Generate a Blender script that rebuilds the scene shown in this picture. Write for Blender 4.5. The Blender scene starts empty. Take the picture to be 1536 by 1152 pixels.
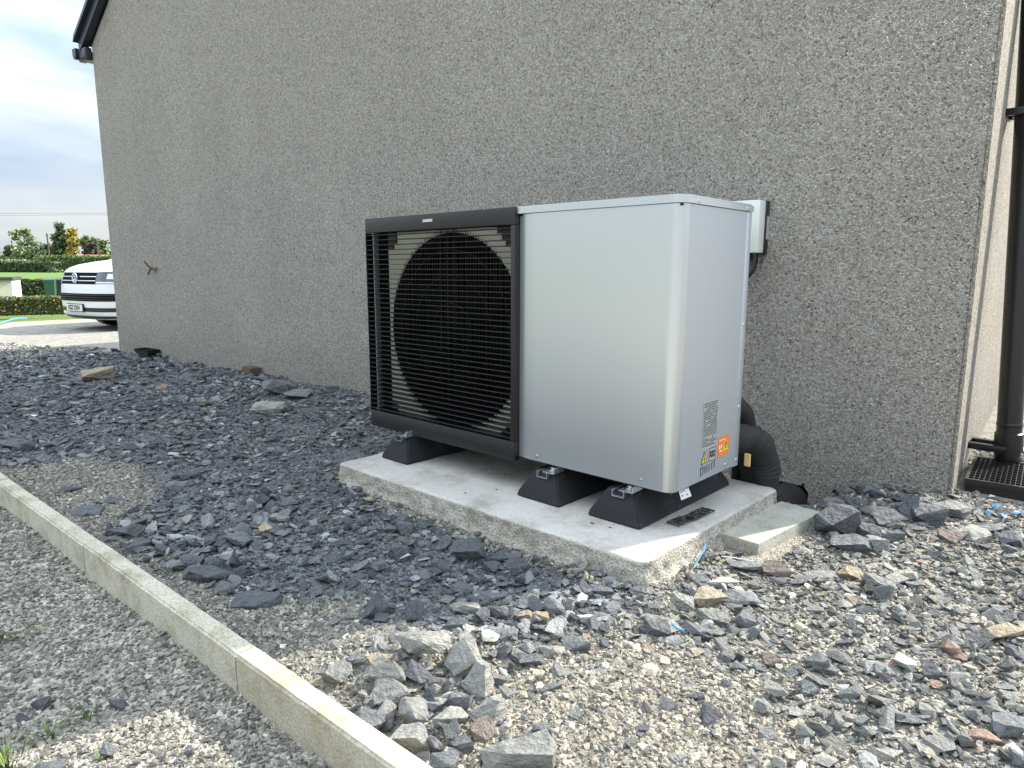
import bpy, bmesh, math, random
import numpy as np
from mathutils import Vector, Matrix, Euler
random.seed(7); rng = np.random.default_rng(11)
scene = bpy.context.scene; C = scene.collection
# ------------------------------------------------------------------ camera
FPX = 1030.0; YAW, PITCH, ROLL = -0.7468, -0.1647, 0.0022
CAM = Vector((2.3012, -1.6495, 0.6159))
_f = Vector((math.sin(YAW)*math.cos(PITCH), math.cos(YAW)*math.cos(PITCH), math.sin(PITCH)))
_r = _f.cross(Vector((0,0,1))).normalized(); _u = _r.cross(_f)
_r, _u = (math.cos(ROLL)*_r + math.sin(ROLL)*_u), (-math.sin(ROLL)*_r + math.cos(ROLL)*_u)
cd = bpy.data.cameras.new('camera'); cam = bpy.data.objects.new('camera', cd); C.objects.link(cam)
cam.matrix_world = Matrix(((_r.x,_u.x,-_f.x,CAM.x),(_r.y,_u.y,-_f.y,CAM.y),(_r.z,_u.z,-_f.z,CAM.z),(0,0,0,1)))
cd.sensor_width = 36; cd.sensor_fit = 'HORIZONTAL'; cd.lens = FPX/1536*36; cd.clip_start = .02; cd.clip_end = 3000
scene.camera = cam
def ray(px, py): return _f + (px-768)/FPX*_r - (py-576)/FPX*_u
def onz(px, py, z): d = ray(px,py); return CAM + d*((z-CAM.z)/d.z)
def ony(px, py, y): d = ray(px,py); return CAM + d*((y-CAM.y)/d.y)
def ond(px, py, D): return CAM + ray(px,py)*D
def project(p):
    d = Vector(p)-CAM; w = d.dot(_f)
    return 768+FPX*d.dot(_r)/w, 576-FPX*d.dot(_u)/w, w
# ------------------------------------------------------------------ light
SUN_EL = math.radians(37); SUN_AZ = math.radians(20.5)      # azimuth from +Y towards +X
sd = Vector((math.sin(SUN_AZ)*math.cos(SUN_EL), math.cos(SUN_AZ)*math.cos(SUN_EL), math.sin(SUN_EL)))
w = bpy.data.worlds.new("World"); scene.world = w; w.use_nodes = True
nt = w.node_tree; N = nt.nodes; L = nt.links; N.clear()
wo = N.new('ShaderNodeOutputWorld'); bg = N.new('ShaderNodeBackground'); sky = N.new('ShaderNodeTexSky')
sky.sky_type = 'NISHITA'; sky.sun_disc = False; sky.sun_elevation = SUN_EL; sky.sun_rotation = SUN_AZ
sky.air_density = 1.0; sky.dust_density = 1.5; sky.ozone_density = 1.0
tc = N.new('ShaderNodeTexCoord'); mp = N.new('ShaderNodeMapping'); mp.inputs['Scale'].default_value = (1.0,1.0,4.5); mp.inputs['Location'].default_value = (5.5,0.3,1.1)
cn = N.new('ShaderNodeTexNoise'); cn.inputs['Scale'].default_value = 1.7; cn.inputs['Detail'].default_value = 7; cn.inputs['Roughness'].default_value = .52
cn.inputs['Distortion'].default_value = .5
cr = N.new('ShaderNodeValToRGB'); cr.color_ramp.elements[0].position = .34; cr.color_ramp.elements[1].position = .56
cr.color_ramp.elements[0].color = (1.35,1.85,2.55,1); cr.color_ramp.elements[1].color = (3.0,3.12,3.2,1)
mx = N.new('ShaderNodeMix'); mx.data_type = 'RGBA'; mx.inputs[0].default_value = .95
L.new(tc.outputs['Generated'], mp.inputs[0]); L.new(mp.outputs[0], cn.inputs['Vector']); L.new(cn.outputs['Fac'], cr.inputs[0])
# thin cloud veil: brightened towards the zenith and dimmed low down, to light the shaded wall
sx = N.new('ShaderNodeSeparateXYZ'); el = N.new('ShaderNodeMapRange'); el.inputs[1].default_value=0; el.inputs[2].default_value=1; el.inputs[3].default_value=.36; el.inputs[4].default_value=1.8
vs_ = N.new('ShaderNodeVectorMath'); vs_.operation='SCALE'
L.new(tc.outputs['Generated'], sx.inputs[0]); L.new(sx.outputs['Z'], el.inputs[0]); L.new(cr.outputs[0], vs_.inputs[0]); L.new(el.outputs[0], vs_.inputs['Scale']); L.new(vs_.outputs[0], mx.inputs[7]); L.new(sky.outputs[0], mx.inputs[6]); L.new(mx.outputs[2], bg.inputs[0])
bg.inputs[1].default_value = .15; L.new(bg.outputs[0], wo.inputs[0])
sl = bpy.data.lights.new('sun', 'SUN'); sl.energy = 2.8; sl.angle = math.radians(.53); sl.color = (1,.93,.82)
sun = bpy.data.objects.new('sun', sl); C.objects.link(sun); sun.rotation_euler = sd.to_track_quat('Z','Y').to_euler(); sun.location = (0,0,20)
scene.view_settings.view_transform = 'Standard'; scene.view_settings.look = 'None'; scene.view_settings.gamma = 1
scene.view_settings.exposure = 1.93
scene.render.engine = 'CYCLES'
# ------------------------------------------------------------------ materials
def mat(name, col, rough=.8, metal=0, noise=None, bump=None, spec=.5, coat=0):
    """noise=(scale, amount, detail) colour mottling; bump=(scale, strength, distance)"""
    m = bpy.data.materials.new(name); m.use_nodes = True; n = m.node_tree.nodes; l = m.node_tree.links
    b = n['Principled BSDF']; b.inputs['Roughness'].default_value = rough; b.inputs['Metallic'].default_value = metal
    b.inputs['Specular IOR Level'].default_value = spec; b.inputs['Coat Weight'].default_value = coat
    b.inputs['Base Color'].default_value = (*col,1)
    t = n.new('ShaderNodeTexCoord')
    if noise:
        x = n.new('ShaderNodeTexNoise'); x.inputs['Scale'].default_value = noise[0]; x.inputs['Detail'].default_value = noise[2]
        x.inputs['Roughness'].default_value = .65
        mr = n.new('ShaderNodeMapRange'); mr.inputs[1].default_value=.25; mr.inputs[2].default_value=.75
        mr.inputs[3].default_value = 1-noise[1]; mr.inputs[4].default_value = 1+noise[1]
        h = n.new('ShaderNodeVectorMath'); h.operation='SCALE'; h.inputs[0].default_value = col
        l.new(t.outputs['Object'], x.inputs['Vector']); l.new(x.outputs['Fac'], mr.inputs[0]); l.new(mr.outputs[0], h.inputs['Scale'])
        l.new(h.outputs[0], b.inputs['Base Color'])
    if bump:
        x = n.new('ShaderNodeTexNoise'); x.inputs['Scale'].default_value = bump[0]; x.inputs['Detail'].default_value = 6
        bp = n.new('ShaderNodeBump'); bp.inputs['Strength'].default_value = bump[1]; bp.inputs['Distance'].default_value = bump[2]
        l.new(t.outputs['Object'], x.inputs['Vector']); l.new(x.outputs['Fac'], bp.inputs['Height']); l.new(bp.outputs[0], b.inputs['Normal'])
    return m
def ramp(n, stops):
    r = n.new('ShaderNodeValToRGB'); e = r.color_ramp.elements
    while len(e) < len(stops): e.new(.5)
    for k,(p,c) in enumerate(stops): e[k].position = p; e[k].color = (*c,1)
    return r
def roughcast(name, stops, scale=165, bd=.014):
    m = bpy.data.materials.new(name); m.use_nodes = True; n = m.node_tree.nodes; l = m.node_tree.links; b = n['Principled BSDF']
    b.inputs['Roughness'].default_value = .9; b.inputs['Specular IOR Level'].default_value = .25
    t = n.new('ShaderNodeTexCoord')
    wp = n.new('ShaderNodeTexNoise'); wp.inputs['Scale'].default_value = 120; wp.inputs['Detail'].default_value = 2
    wa = n.new('ShaderNodeVectorMath'); wa.operation = 'MULTIPLY_ADD'; wa.inputs[1].default_value = (.008,)*3
    l.new(t.outputs['Object'], wp.inputs['Vector']); l.new(wp.outputs['Color'], wa.inputs[0]); l.new(t.outputs['Object'], wa.inputs[2])
    v = n.new('ShaderNodeTexVoronoi'); v.inputs['Scale'].default_value = scale; l.new(wa.outputs[0], v.inputs['Vector'])
    v2 = n.new('ShaderNodeTexVoronoi'); v2.inputs['Scale'].default_value = scale; v2.feature='DISTANCE_TO_EDGE'; l.new(wa.outputs[0], v2.inputs['Vector'])
    sp = n.new('ShaderNodeSeparateColor'); l.new(v.outputs['Color'], sp.inputs[0])
    r = ramp(n, stops); l.new(sp.outputs[0], r.inputs[0])
    # mortar between the thrown chips is a darker cement
    e = n.new('ShaderNodeMapRange'); e.inputs[1].default_value = .0; e.inputs[2].default_value = .07; e.inputs[3].default_value=.0; e.inputs[4].default_value=1
    l.new(v2.outputs['Distance'], e.inputs[0])
    mxx = n.new('ShaderNodeMix'); mxx.data_type='RGBA'; mxx.inputs[6].default_value = (.22,.205,.18,1); l.new(e.outputs[0], mxx.inputs[0]); l.new(r.outputs[0], mxx.inputs[7])
    big = n.new('ShaderNodeTexNoise'); big.inputs['Scale'].default_value = 1.6; big.inputs['Detail'].default_value = 5; big.inputs['Roughness'].default_value=.6
    bm_ = n.new('ShaderNodeMapRange'); bm_.inputs[1].default_value=.3; bm_.inputs[2].default_value=.7; bm_.inputs[3].default_value=.95; bm_.inputs[4].default_value=1.06
    l.new(t.outputs['Object'], big.inputs['Vector']); l.new(big.outputs['Fac'], bm_.inputs[0])
    sc = n.new('ShaderNodeVectorMath'); sc.operation='SCALE'; l.new(mxx.outputs[2], sc.inputs[0]); l.new(bm_.outputs[0], sc.inputs['Scale'])
    # rain splash along the foot and faint runs down the wall
    sz = n.new('ShaderNodeSeparateXYZ'); l.new(t.outputs['Object'], sz.inputs[0])
    fn = n.new('ShaderNodeTexNoise'); fn.inputs['Scale'].default_value=7; fn.inputs['Detail'].default_value=5; l.new(t.outputs['Object'], fn.inputs['Vector'])
    fa = n.new('ShaderNodeMath'); fa.operation='MULTIPLY_ADD'; fa.inputs[1].default_value=-.28; l.new(fn.outputs['Fac'], fa.inputs[0]); l.new(sz.outputs['Z'], fa.inputs[2])
    fm = n.new('ShaderNodeMapRange'); fm.inputs[1].default_value=-.30; fm.inputs[2].default_value=.02; fm.inputs[3].default_value=.84; fm.inputs[4].default_value=1; l.new(fa.outputs[0], fm.inputs[0])
    st = n.new('ShaderNodeTexNoise'); st.inputs['Scale'].default_value=1; st.inputs['Detail'].default_value=5; smp=n.new('ShaderNodeMapping'); smp.inputs['Scale'].default_value=(5,5,.35)
    l.new(t.outputs['Object'], smp.inputs[0]); l.new(smp.outputs[0], st.inputs['Vector'])
    sm_ = n.new('ShaderNodeMapRange'); sm_.inputs[1].default_value=.3; sm_.inputs[2].default_value=.7; sm_.inputs[3].default_value=.975; sm_.inputs[4].default_value=1.02; l.new(st.outputs['Fac'], sm_.inputs[0])
    mm = n.new('ShaderNodeMath'); mm.operation='MULTIPLY'; l.new(fm.outputs[0], mm.inputs[0]); l.new(sm_.outputs[0], mm.inputs[1])
    sc2 = n.new('ShaderNodeVectorMath'); sc2.operation='SCALE'; l.new(sc.outputs[0], sc2.inputs[0]); l.new(mm.outputs[0], sc2.inputs['Scale'])
    l.new(sc2.outputs[0], b.inputs['Base Color'])
    hn = n.new('ShaderNodeMath'); hn.operation='MULTIPLY_ADD'; hn.inputs[1].default_value=.55
    l.new(sp.outputs[1], hn.inputs[0]); 
    e2 = n.new('ShaderNodeMapRange'); e2.inputs[1].default_value=0; e2.inputs[2].default_value=.35; l.new(v2.outputs['Distance'], e2.inputs[0]); l.new(e2.outputs[0], hn.inputs[2])
    bp = n.new('ShaderNodeBump'); bp.inputs['Strength'].default_value = 1; bp.inputs['Distance'].default_value = bd
    l.new(hn.outputs[0], bp.inputs['Height']); l.new(bp.outputs[0], b.inputs['Normal'])
    return m
M = {}
M['dash'] = roughcast('roughcast_grey', [(0,(.18,.17,.15)),(.06,(.50,.475,.42)),(.38,(.72,.68,.60)),(.72,(.90,.86,.77)),(.86,(1,.98,.93))])
M['dash_side'] = roughcast('roughcast_side', [(0,(.14,.13,.115)),(.12,(.48,.45,.39)),(.6,(.70,.66,.58)),(1,(.92,.88,.80))])
M['bead'] = mat('smooth_render', (.46,.43,.37), .9, noise=(60,.2,4), bump=(150,.4,.002))
M['dark_upvc'] = mat('anthracite_plastic', (.022,.027,.036), .35)
M['roof'] = mat('roof_slate', (.05,.055,.065), .6, noise=(8,.3,4))
M['black_pl'] = mat('black_plastic', (.012,.012,.013), .32, noise=(30,.15,3))
M['grille_blk'] = mat('grille_black', (.013,.013,.014), .42)
M['grille_in'] = mat('fan_black', (.004,.004,.005), .8, spec=.12)
M['white_pl'] = mat('cream_panel', (.85,.86,.77), .5)
M['rubber'] = mat('rubber', (.016,.017,.021), .85, noise=(45,.45,5), bump=(180,.5,.003))
m = M['rubber']; n = m.node_tree.nodes; l = m.node_tree.links
t = n.new('ShaderNodeTexCoord'); x = n.new('ShaderNodeTexNoise'); x.inputs['Scale'].default_value=17; x.inputs['Detail'].default_value=7; x.inputs['Roughness'].default_value=.7
r_ = ramp(n,[(.56,(.016,.017,.021)),(.66,(.045,.045,.046)),(.74,(.16,.155,.145))]); l.new(t.outputs['Object'],x.inputs['Vector']); l.new(x.outputs['Fac'],r_.inputs[0]); l.new(r_.outputs[0],n['Principled BSDF'].inputs['Base Color'])
M['foam'] = mat('foam_insulation', (.018,.018,.019), .75, noise=(20,.3,4), bump=(90,.3,.002))
M['galv'] = mat('galvanised_steel', (.55,.6,.65), .35, .85, noise=(70,.15,4))
M['screw'] = mat('screw_steel', (.5,.52,.55), .3, .9)
M['box_white'] = mat('switch_box', (.70,.73,.70), .45)
M['black'] = mat('black_print', (.01,.01,.01), .6)
M['white'] = mat('white_print', (.8,.8,.8), .5)
M['yellow'] = mat('yellow_label', (.75,.62,.04), .5)
M['orange'] = mat('orange_label', (.85,.22,.03), .5)
M['label'] = mat('silver_label', (.40,.41,.41), .5)
M['brass'] = mat('brass_tag', (.70,.50,.22), .5, noise=(100,.1,3))
M['blue'] = mat('blue_plastic', (.09,.27,.50), .4, noise=(60,.25,3))
M['green_pl'] = mat('green_bin', (.035,.10,.07), .5)
M['brick'] = mat('brown_brick', (.10,.065,.045), .9, noise=(60,.5,5), bump=(120,.6,.004))
M['red_brick'] = mat('far_brick', (.36,.17,.11), .9, noise=(3,.3,3))
M['cream_wall'] = mat('cream_render', (.70,.68,.58), .85, noise=(3,.08,4))
M['wood'] = mat('pole_wood', (.10,.085,.07), .9)
M['wire'] = mat('wire_dark', (.05,.05,.05), .6)
# silver powder coated casing
M['silver'] = mat('silver_casing', (.58,.61,.63), .29, .76)
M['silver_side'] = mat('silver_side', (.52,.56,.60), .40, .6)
def concrete(name, col, dirt, sc=14, aggr=0.0, bumpd=.003, pit=.55):
    m = bpy.data.materials.new(name); m.use_nodes = True; n = m.node_tree.nodes; l = m.node_tree.links; b = n['Principled BSDF']
    b.inputs['Roughness'].default_value=.9; b.inputs['Specular IOR Level'].default_value=.25
    t = n.new('ShaderNodeTexCoord'); a = n.new('ShaderNodeTexNoise'); a.inputs['Scale'].default_value=sc; a.inputs['Detail'].default_value=8; a.inputs['Roughness'].default_value=.7
    r = ramp(n, [(.30,dirt),(.52,col),(.8,tuple(min(1,c*1.15) for c in col))])
    l.new(t.outputs['Object'], a.inputs['Vector']); l.new(a.outputs['Fac'], r.inputs[0])
    f = n.new('ShaderNodeTexNoise'); f.inputs['Scale'].default_value=170; f.inputs['Detail'].default_value=4; l.new(t.outputs['Object'], f.inputs['Vector'])
    mr = n.new('ShaderNodeMapRange'); mr.inputs[1].default_value=.36; mr.inputs[2].default_value=.6; mr.inputs[3].default_value=1-pit; mr.inputs[4].default_value=1.05
    l.new(f.outputs['Fac'], mr.inputs[0])
    s = n.new('ShaderNodeVectorMath'); s.operation='SCALE'; l.new(r.outputs[0], s.inputs[0]); l.new(mr.outputs[0], s.inputs['Scale']); l.new(s.outputs[0], b.inputs['Base Color'])
    bp = n.new('ShaderNodeBump'); bp.inputs['Strength'].default_value=.8; bp.inputs['Distance'].default_value=bumpd; l.new(mr.outputs[0], bp.inputs['Height']); l.new(bp.outputs[0], b.inputs['Normal'])
    return m
M['slab'] = concrete('slab_top', (.47,.46,.43), (.30,.28,.24), 7, bumpd=.0008, pit=.12)
M['slab_side'] = concrete('slab_side', (.48,.46,.40), (.27,.25,.205), 22, bumpd=.005, pit=.42)
M['paver'] = concrete('paver_concrete', (.42,.42,.37), (.30,.29,.25), 12, bumpd=.0015, pit=.25)
M['kerb'] = concrete('kerb_concrete', (.53,.51,.42), (.29,.26,.16), 8, bumpd=.002, pit=.28)
M['kerb_sunlit'] = concrete('kerb_cream', (.45,.425,.34), (.31,.27,.17), 8, bumpd=.002, pit=.25)  # copy of the kerb concrete for the sunlit stone, darkened against the sun
def stone_mat(name, src, amp=.3):
    m = bpy.data.materials.new(name); m.use_nodes = True; n = m.node_tree.nodes; l = m.node_tree.links; b = n['Principled BSDF']
    b.inputs['Roughness'].default_value=.72; b.inputs['Specular IOR Level'].default_value=.35
    t = n.new('ShaderNodeTexCoord')
    if src == 'obj': o = n.new('ShaderNodeObjectInfo'); co = o.outputs['Color']
    else: o = n.new('ShaderNodeAttribute'); o.attribute_type='INSTANCER'; o.attribute_name='tint'; co = o.outputs['Color']
    a = n.new('ShaderNodeTexNoise'); a.inputs['Scale'].default_value= 5 if src=='obj' else 1.6; a.inputs['Detail'].default_value=9; a.inputs['Roughness'].default_value=.78
    mr = n.new('ShaderNodeMapRange'); mr.inputs[1].default_value=.3; mr.inputs[2].default_value=.7; mr.inputs[3].default_value=1-amp; mr.inputs[4].default_value=1+amp
    l.new(t.outputs['Object'], a.inputs['Vector']); l.new(a.outputs['Fac'], mr.inputs[0])
    s = n.new('ShaderNodeVectorMath'); s.operation='SCALE'; l.new(co, s.inputs[0]); l.new(mr.outputs[0], s.inputs['Scale'])
    if src == 'obj':
        # pale mineral veins and dust
        v = n.new('ShaderNodeTexNoise'); v.inputs['Scale'].default_value=16; v.inputs['Detail'].default_value=3; v.inputs['Distortion'].default_value=1.2
        l.new(t.outputs['Object'], v.inputs['Vector'])
        vr = ramp(n, [(.47,(0,0,0)),(.50,(.28,.28,.28)),(.53,(0,0,0))]); l.new(v.outputs['Fac'], vr.inputs[0])
        mx = n.new('ShaderNodeMix'); mx.data_type='RGBA'; mx.inputs[7].default_value=(.42,.42,.40,1); l.new(vr.outputs[0], mx.inputs[0]); l.new(s.outputs[0], mx.inputs[6]); l.new(mx.outputs[2], b.inputs['Base Color'])
    else: l.new(s.outputs[0], b.inputs['Base Color'])
    bn = n.new('ShaderNodeTexNoise'); bn.inputs['Scale'].default_value= 5 if src=='obj' else 5; bn.inputs['Detail'].default_value=8; bn.inputs['Roughness'].default_value=.6; l.new(t.outputs['Object'], bn.inputs['Vector'])
    bp = n.new('ShaderNodeBump'); bp.inputs['Strength'].default_value=.7; bp.inputs['Distance'].default_value= .075 if src=='obj' else .05
    l.new(bn.outputs['Fac'], bp.inputs['Height']); l.new(bp.outputs[0], b.inputs['Normal'])
    return m
M['stone'] = stone_mat('rubble_stone', 'obj', .42); M['chip'] = stone_mat('stone_chip', 'inst', .22)
# ------------------------------------------------------------------ helpers
def link(o, parent=None):
    C.objects.link(o)
    if parent: o.parent = parent
    return o
def tag(o, label=None, cat=None, group=None, kind=None):
    if label: o['label'] = label
    if cat: o['category'] = cat
    if group: o['group'] = group
    if kind: o['kind'] = kind
    return o
def empty(name, loc=(0,0,0), rz=0, label=None, cat=None, group=None):
    o = bpy.data.objects.new(name, None); o.location = loc; o.rotation_euler = (0,0,rz); link(o); o.empty_display_size=.1
    return tag(o, label, cat, group)
def build(name, bm, m, parent=None, smooth=None, loc=None, rz=0):
    bmesh.ops.recalc_face_normals(bm, faces=bm.faces)
    me = bpy.data.meshes.new(name); bm.to_mesh(me); bm.free()
    for mm in (m if isinstance(m,(list,tuple)) else [m]): me.materials.append(mm)
    if smooth is not None:
        me.shade_smooth()
        if smooth < 3: me.set_sharp_from_angle(angle=smooth)
    o = bpy.data.objects.new(name, me); link(o, parent)
    if loc: o.location = loc
    if rz: o.rotation_euler = (0,0,rz)
    return o
def raw(name, v, f, m, parent=None):
    me = bpy.data.meshes.new(name); me.from_pydata(v, [], f); me.update()
    if m: me.materials.append(m)
    o = bpy.data.objects.new(name, me); link(o, parent); return o
def box(bm, x0,x1,y0,y1,z0,z1, r=0, seg=2):
    g = bmesh.ops.create_cube(bm, size=1)['verts']
    for v in g: v.co = Vector(((x0+x1)/2+v.co.x*(x1-x0), (y0+y1)/2+v.co.y*(y1-y0), (z0+z1)/2+v.co.z*(z1-z0)))
    if r:
        es = list({e for v in g for e in v.link_edges})
        bmesh.ops.bevel(bm, geom=es, offset=r, segments=seg, affect='EDGES', profile=.5)
    return g
def nb(): return bmesh.new()
def thicken(bm, vec):
    f0=list(bm.faces); r=bmesh.ops.extrude_face_region(bm, geom=f0, use_keep_orig=True)
    bmesh.ops.translate(bm, verts=[e for e in r['geom'] if isinstance(e,bmesh.types.BMVert)], vec=vec)
def tube(bm, pts, rad, n=12, cap=True):
    pts = [Vector(p) for p in pts]; rad = rad if isinstance(rad,(list,tuple)) else [rad]*len(pts)
    rings=[]; up = None
    for i,p in enumerate(pts):
        d = (pts[min(i+1,len(pts)-1)]-pts[max(i-1,0)]).normalized()
        if up is None: up = Vector((0,0,1)) if abs(d.z)<.9 else Vector((1,0,0))
        a = d.cross(up).normalized(); up = a.cross(d).normalized()
        rings.append([bm.verts.new(p+rad[i]*(math.cos(2*math.pi*k/n)*a+math.sin(2*math.pi*k/n)*up)) for k in range(n)])
    for q in range(len(rings)-1):
        for k in range(n): bm.faces.new((rings[q][k],rings[q][(k+1)%n],rings[q+1][(k+1)%n],rings[q+1][k]))
    if cap: bm.faces.new(rings[0]); bm.faces.new(rings[-1][::-1])
def spline(pts, n=8):
    pts=[Vector(p) for p in pts]; P=[pts[0]]+pts+[pts[-1]]; o=[]
    for i in range(1,len(P)-2):
        for k in range(n):
            t=k/n; a,b,c,d=P[i-1],P[i],P[i+1],P[i+2]
            o.append(.5*((2*b)+(c-a)*t+(2*a-5*b+4*c-d)*t*t+(3*b-a-3*c+d)*t**3))
    o.append(pts[-1]); return o
def prism(bm, poly, axis, a, b):
    """poly of 2D points extruded along axis (0,1,2) from a to b"""
    def P(q,t):
        c=[q[0],q[1]]; c.insert(axis,t); return bm.verts.new(c)
    A=[P(q,a) for q in poly]; B=[P(q,b) for q in poly]; n=len(poly)
    bm.faces.new(A); bm.faces.new(B[::-1])
    for k in range(n): bm.faces.new((A[k],B[k],B[(k+1)%n],A[(k+1)%n]))
def text_obj(name, body, size, m, parent, mw, shear=0, ext=.0002, bold=0, sx=1):
    cu = bpy.data.curves.new(name,'FONT'); cu.body=body; cu.size=size; cu.extrude=ext; cu.align_x='CENTER'; cu.align_y='CENTER'; cu.shear=shear; cu.offset=bold
    o = bpy.data.objects.new(name,cu); C.objects.link(o); bpy.context.view_layer.update()
    me = bpy.data.meshes.new_from_object(o.evaluated_get(bpy.context.evaluated_depsgraph_get()))
    bpy.data.objects.remove(o); me.materials.clear(); me.materials.append(m)
    me.transform(Matrix.Diagonal((sx,1,1,1)))
    me.transform(mw); t = bpy.data.objects.new(name, me); link(t,parent); return t
FRONT = Matrix(((1,0,0,0),(0,0,-1,0),(0,1,0,0),(0,0,0,1)))     # text reading along +X, facing -Y
SIDE = Matrix(((0,0,1,0),(1,0,0,0),(0,1,0,0),(0,0,0,1)))       # text reading along +Y, facing +X
from mathutils import noise as mn
def fbm(x,y,z=0,s=1,o=4): return mn.fractal(Vector((x*s,y*s,z*s)), .9, 2.1, o)
# ------------------------------------------------------------------ terrain heights
HC = Vector((1.845, 1.19)); HR = math.radians(4.7)          # near house corner and rotation of the gable wall
def wall_y(x): return HC.y + (x-HC.x)*math.tan(HR)
def kerb_y(x): return -1.085 - (1.0-x)*.0375                  # front (path side) top edge of the kerb line
TX = [-3000,-400,-150,-108,-78,-64,-56,-24,-20,-14.2,-13.2,-10,-5.2,300,3000]
TZ = [.6,.6,.6,.45,.22,-.12,-1.15,-1.0,-.72,-.40,-.385,-.375,-.2,-.2,-.2]
def base_z(x): return float(np.interp(x, TX, TZ))
def onwall(px, py):
    d = ray(px,py); k = math.tan(HR); t = (HC.y+k*(CAM.x-HC.x)-CAM.y)/(d.y-k*d.x); return CAM+d*t
def gz(x, y):
    z = base_z(x)
    if x > -6 and y < 3 and y > -3.2:
        z += .012*fbm(x,y,0,1.7,3) + .004*fbm(x,y,3,9,3)
        ky = kerb_y(x)
        if y < ky+.03: z -= .045 + .02*min(1,max(0,(ky-y)/.3))
        else:
            t = max(0,1-(y-ky)/.22); z += -.004*t if x>-.5 else 0
            if x < 1.2: z += .03*math.exp(-((y-wall_y(x)+.05)/.28)**2)
            z += .03*math.exp(-((x-1.72)/.16)**2-((y-1.08)/.17)**2)
            z -= .23*math.exp(-((x-1.26)/.20)**2-((y-1.03)/.21)**2)
            z += .03*math.exp(-((x-1.2)/.16)**2-((y+.85)/.1)**2)
            z += .02*math.exp(-((x-1.3)/.12)**2-((y+.24)/.08)**2)
    return z
def hit(px, py):
    z=-.2
    for _ in range(12): p = onz(px,py,z); z = .5*z+.5*gz(p.x,p.y)
    return p
def inpoly(x,y,P):
    c=False; n=len(P); j=n-1
    for i in range(n):
        if (P[i][1]>y)!=(P[j][1]>y) and x < (P[j][0]-P[i][0])*(y-P[i][1])/(P[j][1]-P[i][1])+P[i][0]: c = not c
        j=i
    return c
# extent of the dark slate strip on the ground (world coordinates)
_edge = [(-250,640),(0,700),(36,703),(110,688),(204,700),(236,742),(206,776),(170,800),(195,828),(290,868),(346,890),(440,905),(545,897),(565,935),(650,955),(760,962),(900,948),(990,905),(975,868)]
DARK = [tuple(onz(a,b,-.2)[:2]) for a,b in _edge] + [(1.40,-.2),(.1,-.2),(.1,1.2),(-5.0,1.0),(-6.6,-.15),(-7.5,-.5)]
SANDP = [tuple(onz(a,b,-.2)[:2]) for a,b in [(800,985),(900,960),(1080,1000),(1180,1060),(1230,1300),(700,1300),(690,1090)]]
# ------------------------------------------------------------------ ground sheets
def ground_mat():
    m = bpy.data.materials.new('ground_earth'); m.use_nodes=True; n=m.node_tree.nodes; l=m.node_tree.links; b=n['Principled BSDF']
    b.inputs['Roughness'].default_value=.95; b.inputs['Specular IOR Level'].default_value=.2
    t=n.new('ShaderNodeTexCoord'); at=n.new('ShaderNodeAttribute'); at.attribute_name='zone'
    v=n.new('ShaderNodeTexVoronoi'); v.inputs['Scale'].default_value=150; l.new(t.outputs['Object'],v.inputs['Vector'])
    sp=n.new('ShaderNodeSeparateColor'); l.new(v.outputs['Color'],sp.inputs[0])
    mr=n.new('ShaderNodeMapRange'); mr.inputs[3].default_value=.55; mr.inputs[4].default_value=1.45; l.new(sp.outputs[0],mr.inputs[0])
    nz=n.new('ShaderNodeTexNoise'); nz.inputs['Scale'].default_value=9; nz.inputs['Detail'].default_value=7
    l.new(t.outputs['Object'],nz.inputs['Vector']); m2=n.new('ShaderNodeMath'); m2.operation='MULTIPLY'
    mr2=n.new('ShaderNodeMapRange'); mr2.inputs[1].default_value=.3; mr2.inputs[2].default_value=.7; mr2.inputs[3].default_value=.75; mr2.inputs[4].default_value=1.25; l.new(nz.outputs['Fac'],mr2.inputs[0])
    l.new(mr.outputs[0],m2.inputs[0]); l.new(mr2.outputs[0],m2.inputs[1])
    s=n.new('ShaderNodeVectorMath'); s.operation='SCALE'; l.new(at.outputs['Color'],s.inputs[0]); l.new(m2.outputs[0],s.inputs['Scale']); l.new(s.outputs[0],b.inputs['Base Color'])
    bp=n.new('ShaderNodeBump'); bp.inputs['Strength'].default_value=1; bp.inputs['Distance'].default_value=.006; l.new(v.outputs['Distance'],bp.inputs['Height']); bp.invert=True; l.new(bp.outputs[0],b.inputs['Normal'])
    return m
M['ground'] = ground_mat()
def zone_col(x,y):
    if x < -5.0:                                            # drive, verge and fields
        if x > -12.6:
            k = .5+.5*fbm(x,y,0,.5,3); return (.25+.09*k,.245+.08*k,.225+.06*k)
        if x > -13.4 and y < 6: return (.40,.36,.28)
        if x > -56: return (.11,.16,.04)
        k=fbm(x,y,0,.05,3)*.3
        return (.12*(1+k),.195*(1+k*.5),.045)
    if y < kerb_y(x)+.02: return (.36,.345,.30)
    if inpoly(x,y,DARK): return (.155,.165,.175)
    if inpoly(x,y,SANDP): return (.46,.41,.32)
    if x < .9: return (.30,.29,.26)
    return (.25,.235,.20)
xs = np.unique(np.concatenate([np.linspace(-3000,-400,4),np.linspace(-400,-40,30),np.linspace(-40,-6,70),np.arange(-6,2.9,.03),np.linspace(2.9,12,24),np.linspace(14,60,6),[400,3000]]))
ys = np.unique(np.concatenate([np.linspace(-3000,-60,6),np.linspace(-60,-3.2,20),np.arange(-3.2,2.6,.03),np.linspace(2.6,20,20),np.linspace(22,120,14),[400,3000]]))
V=[(x,y,gz(x,y)) for y in ys for x in xs]; nx=len(xs)
F=[(j*nx+i,j*nx+i+1,(j+1)*nx+i+1,(j+1)*nx+i) for j in range(len(ys)-1) for i in range(nx-1)]
g = raw('ground', V, F, M['ground']); g['kind']='structure'
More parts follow.
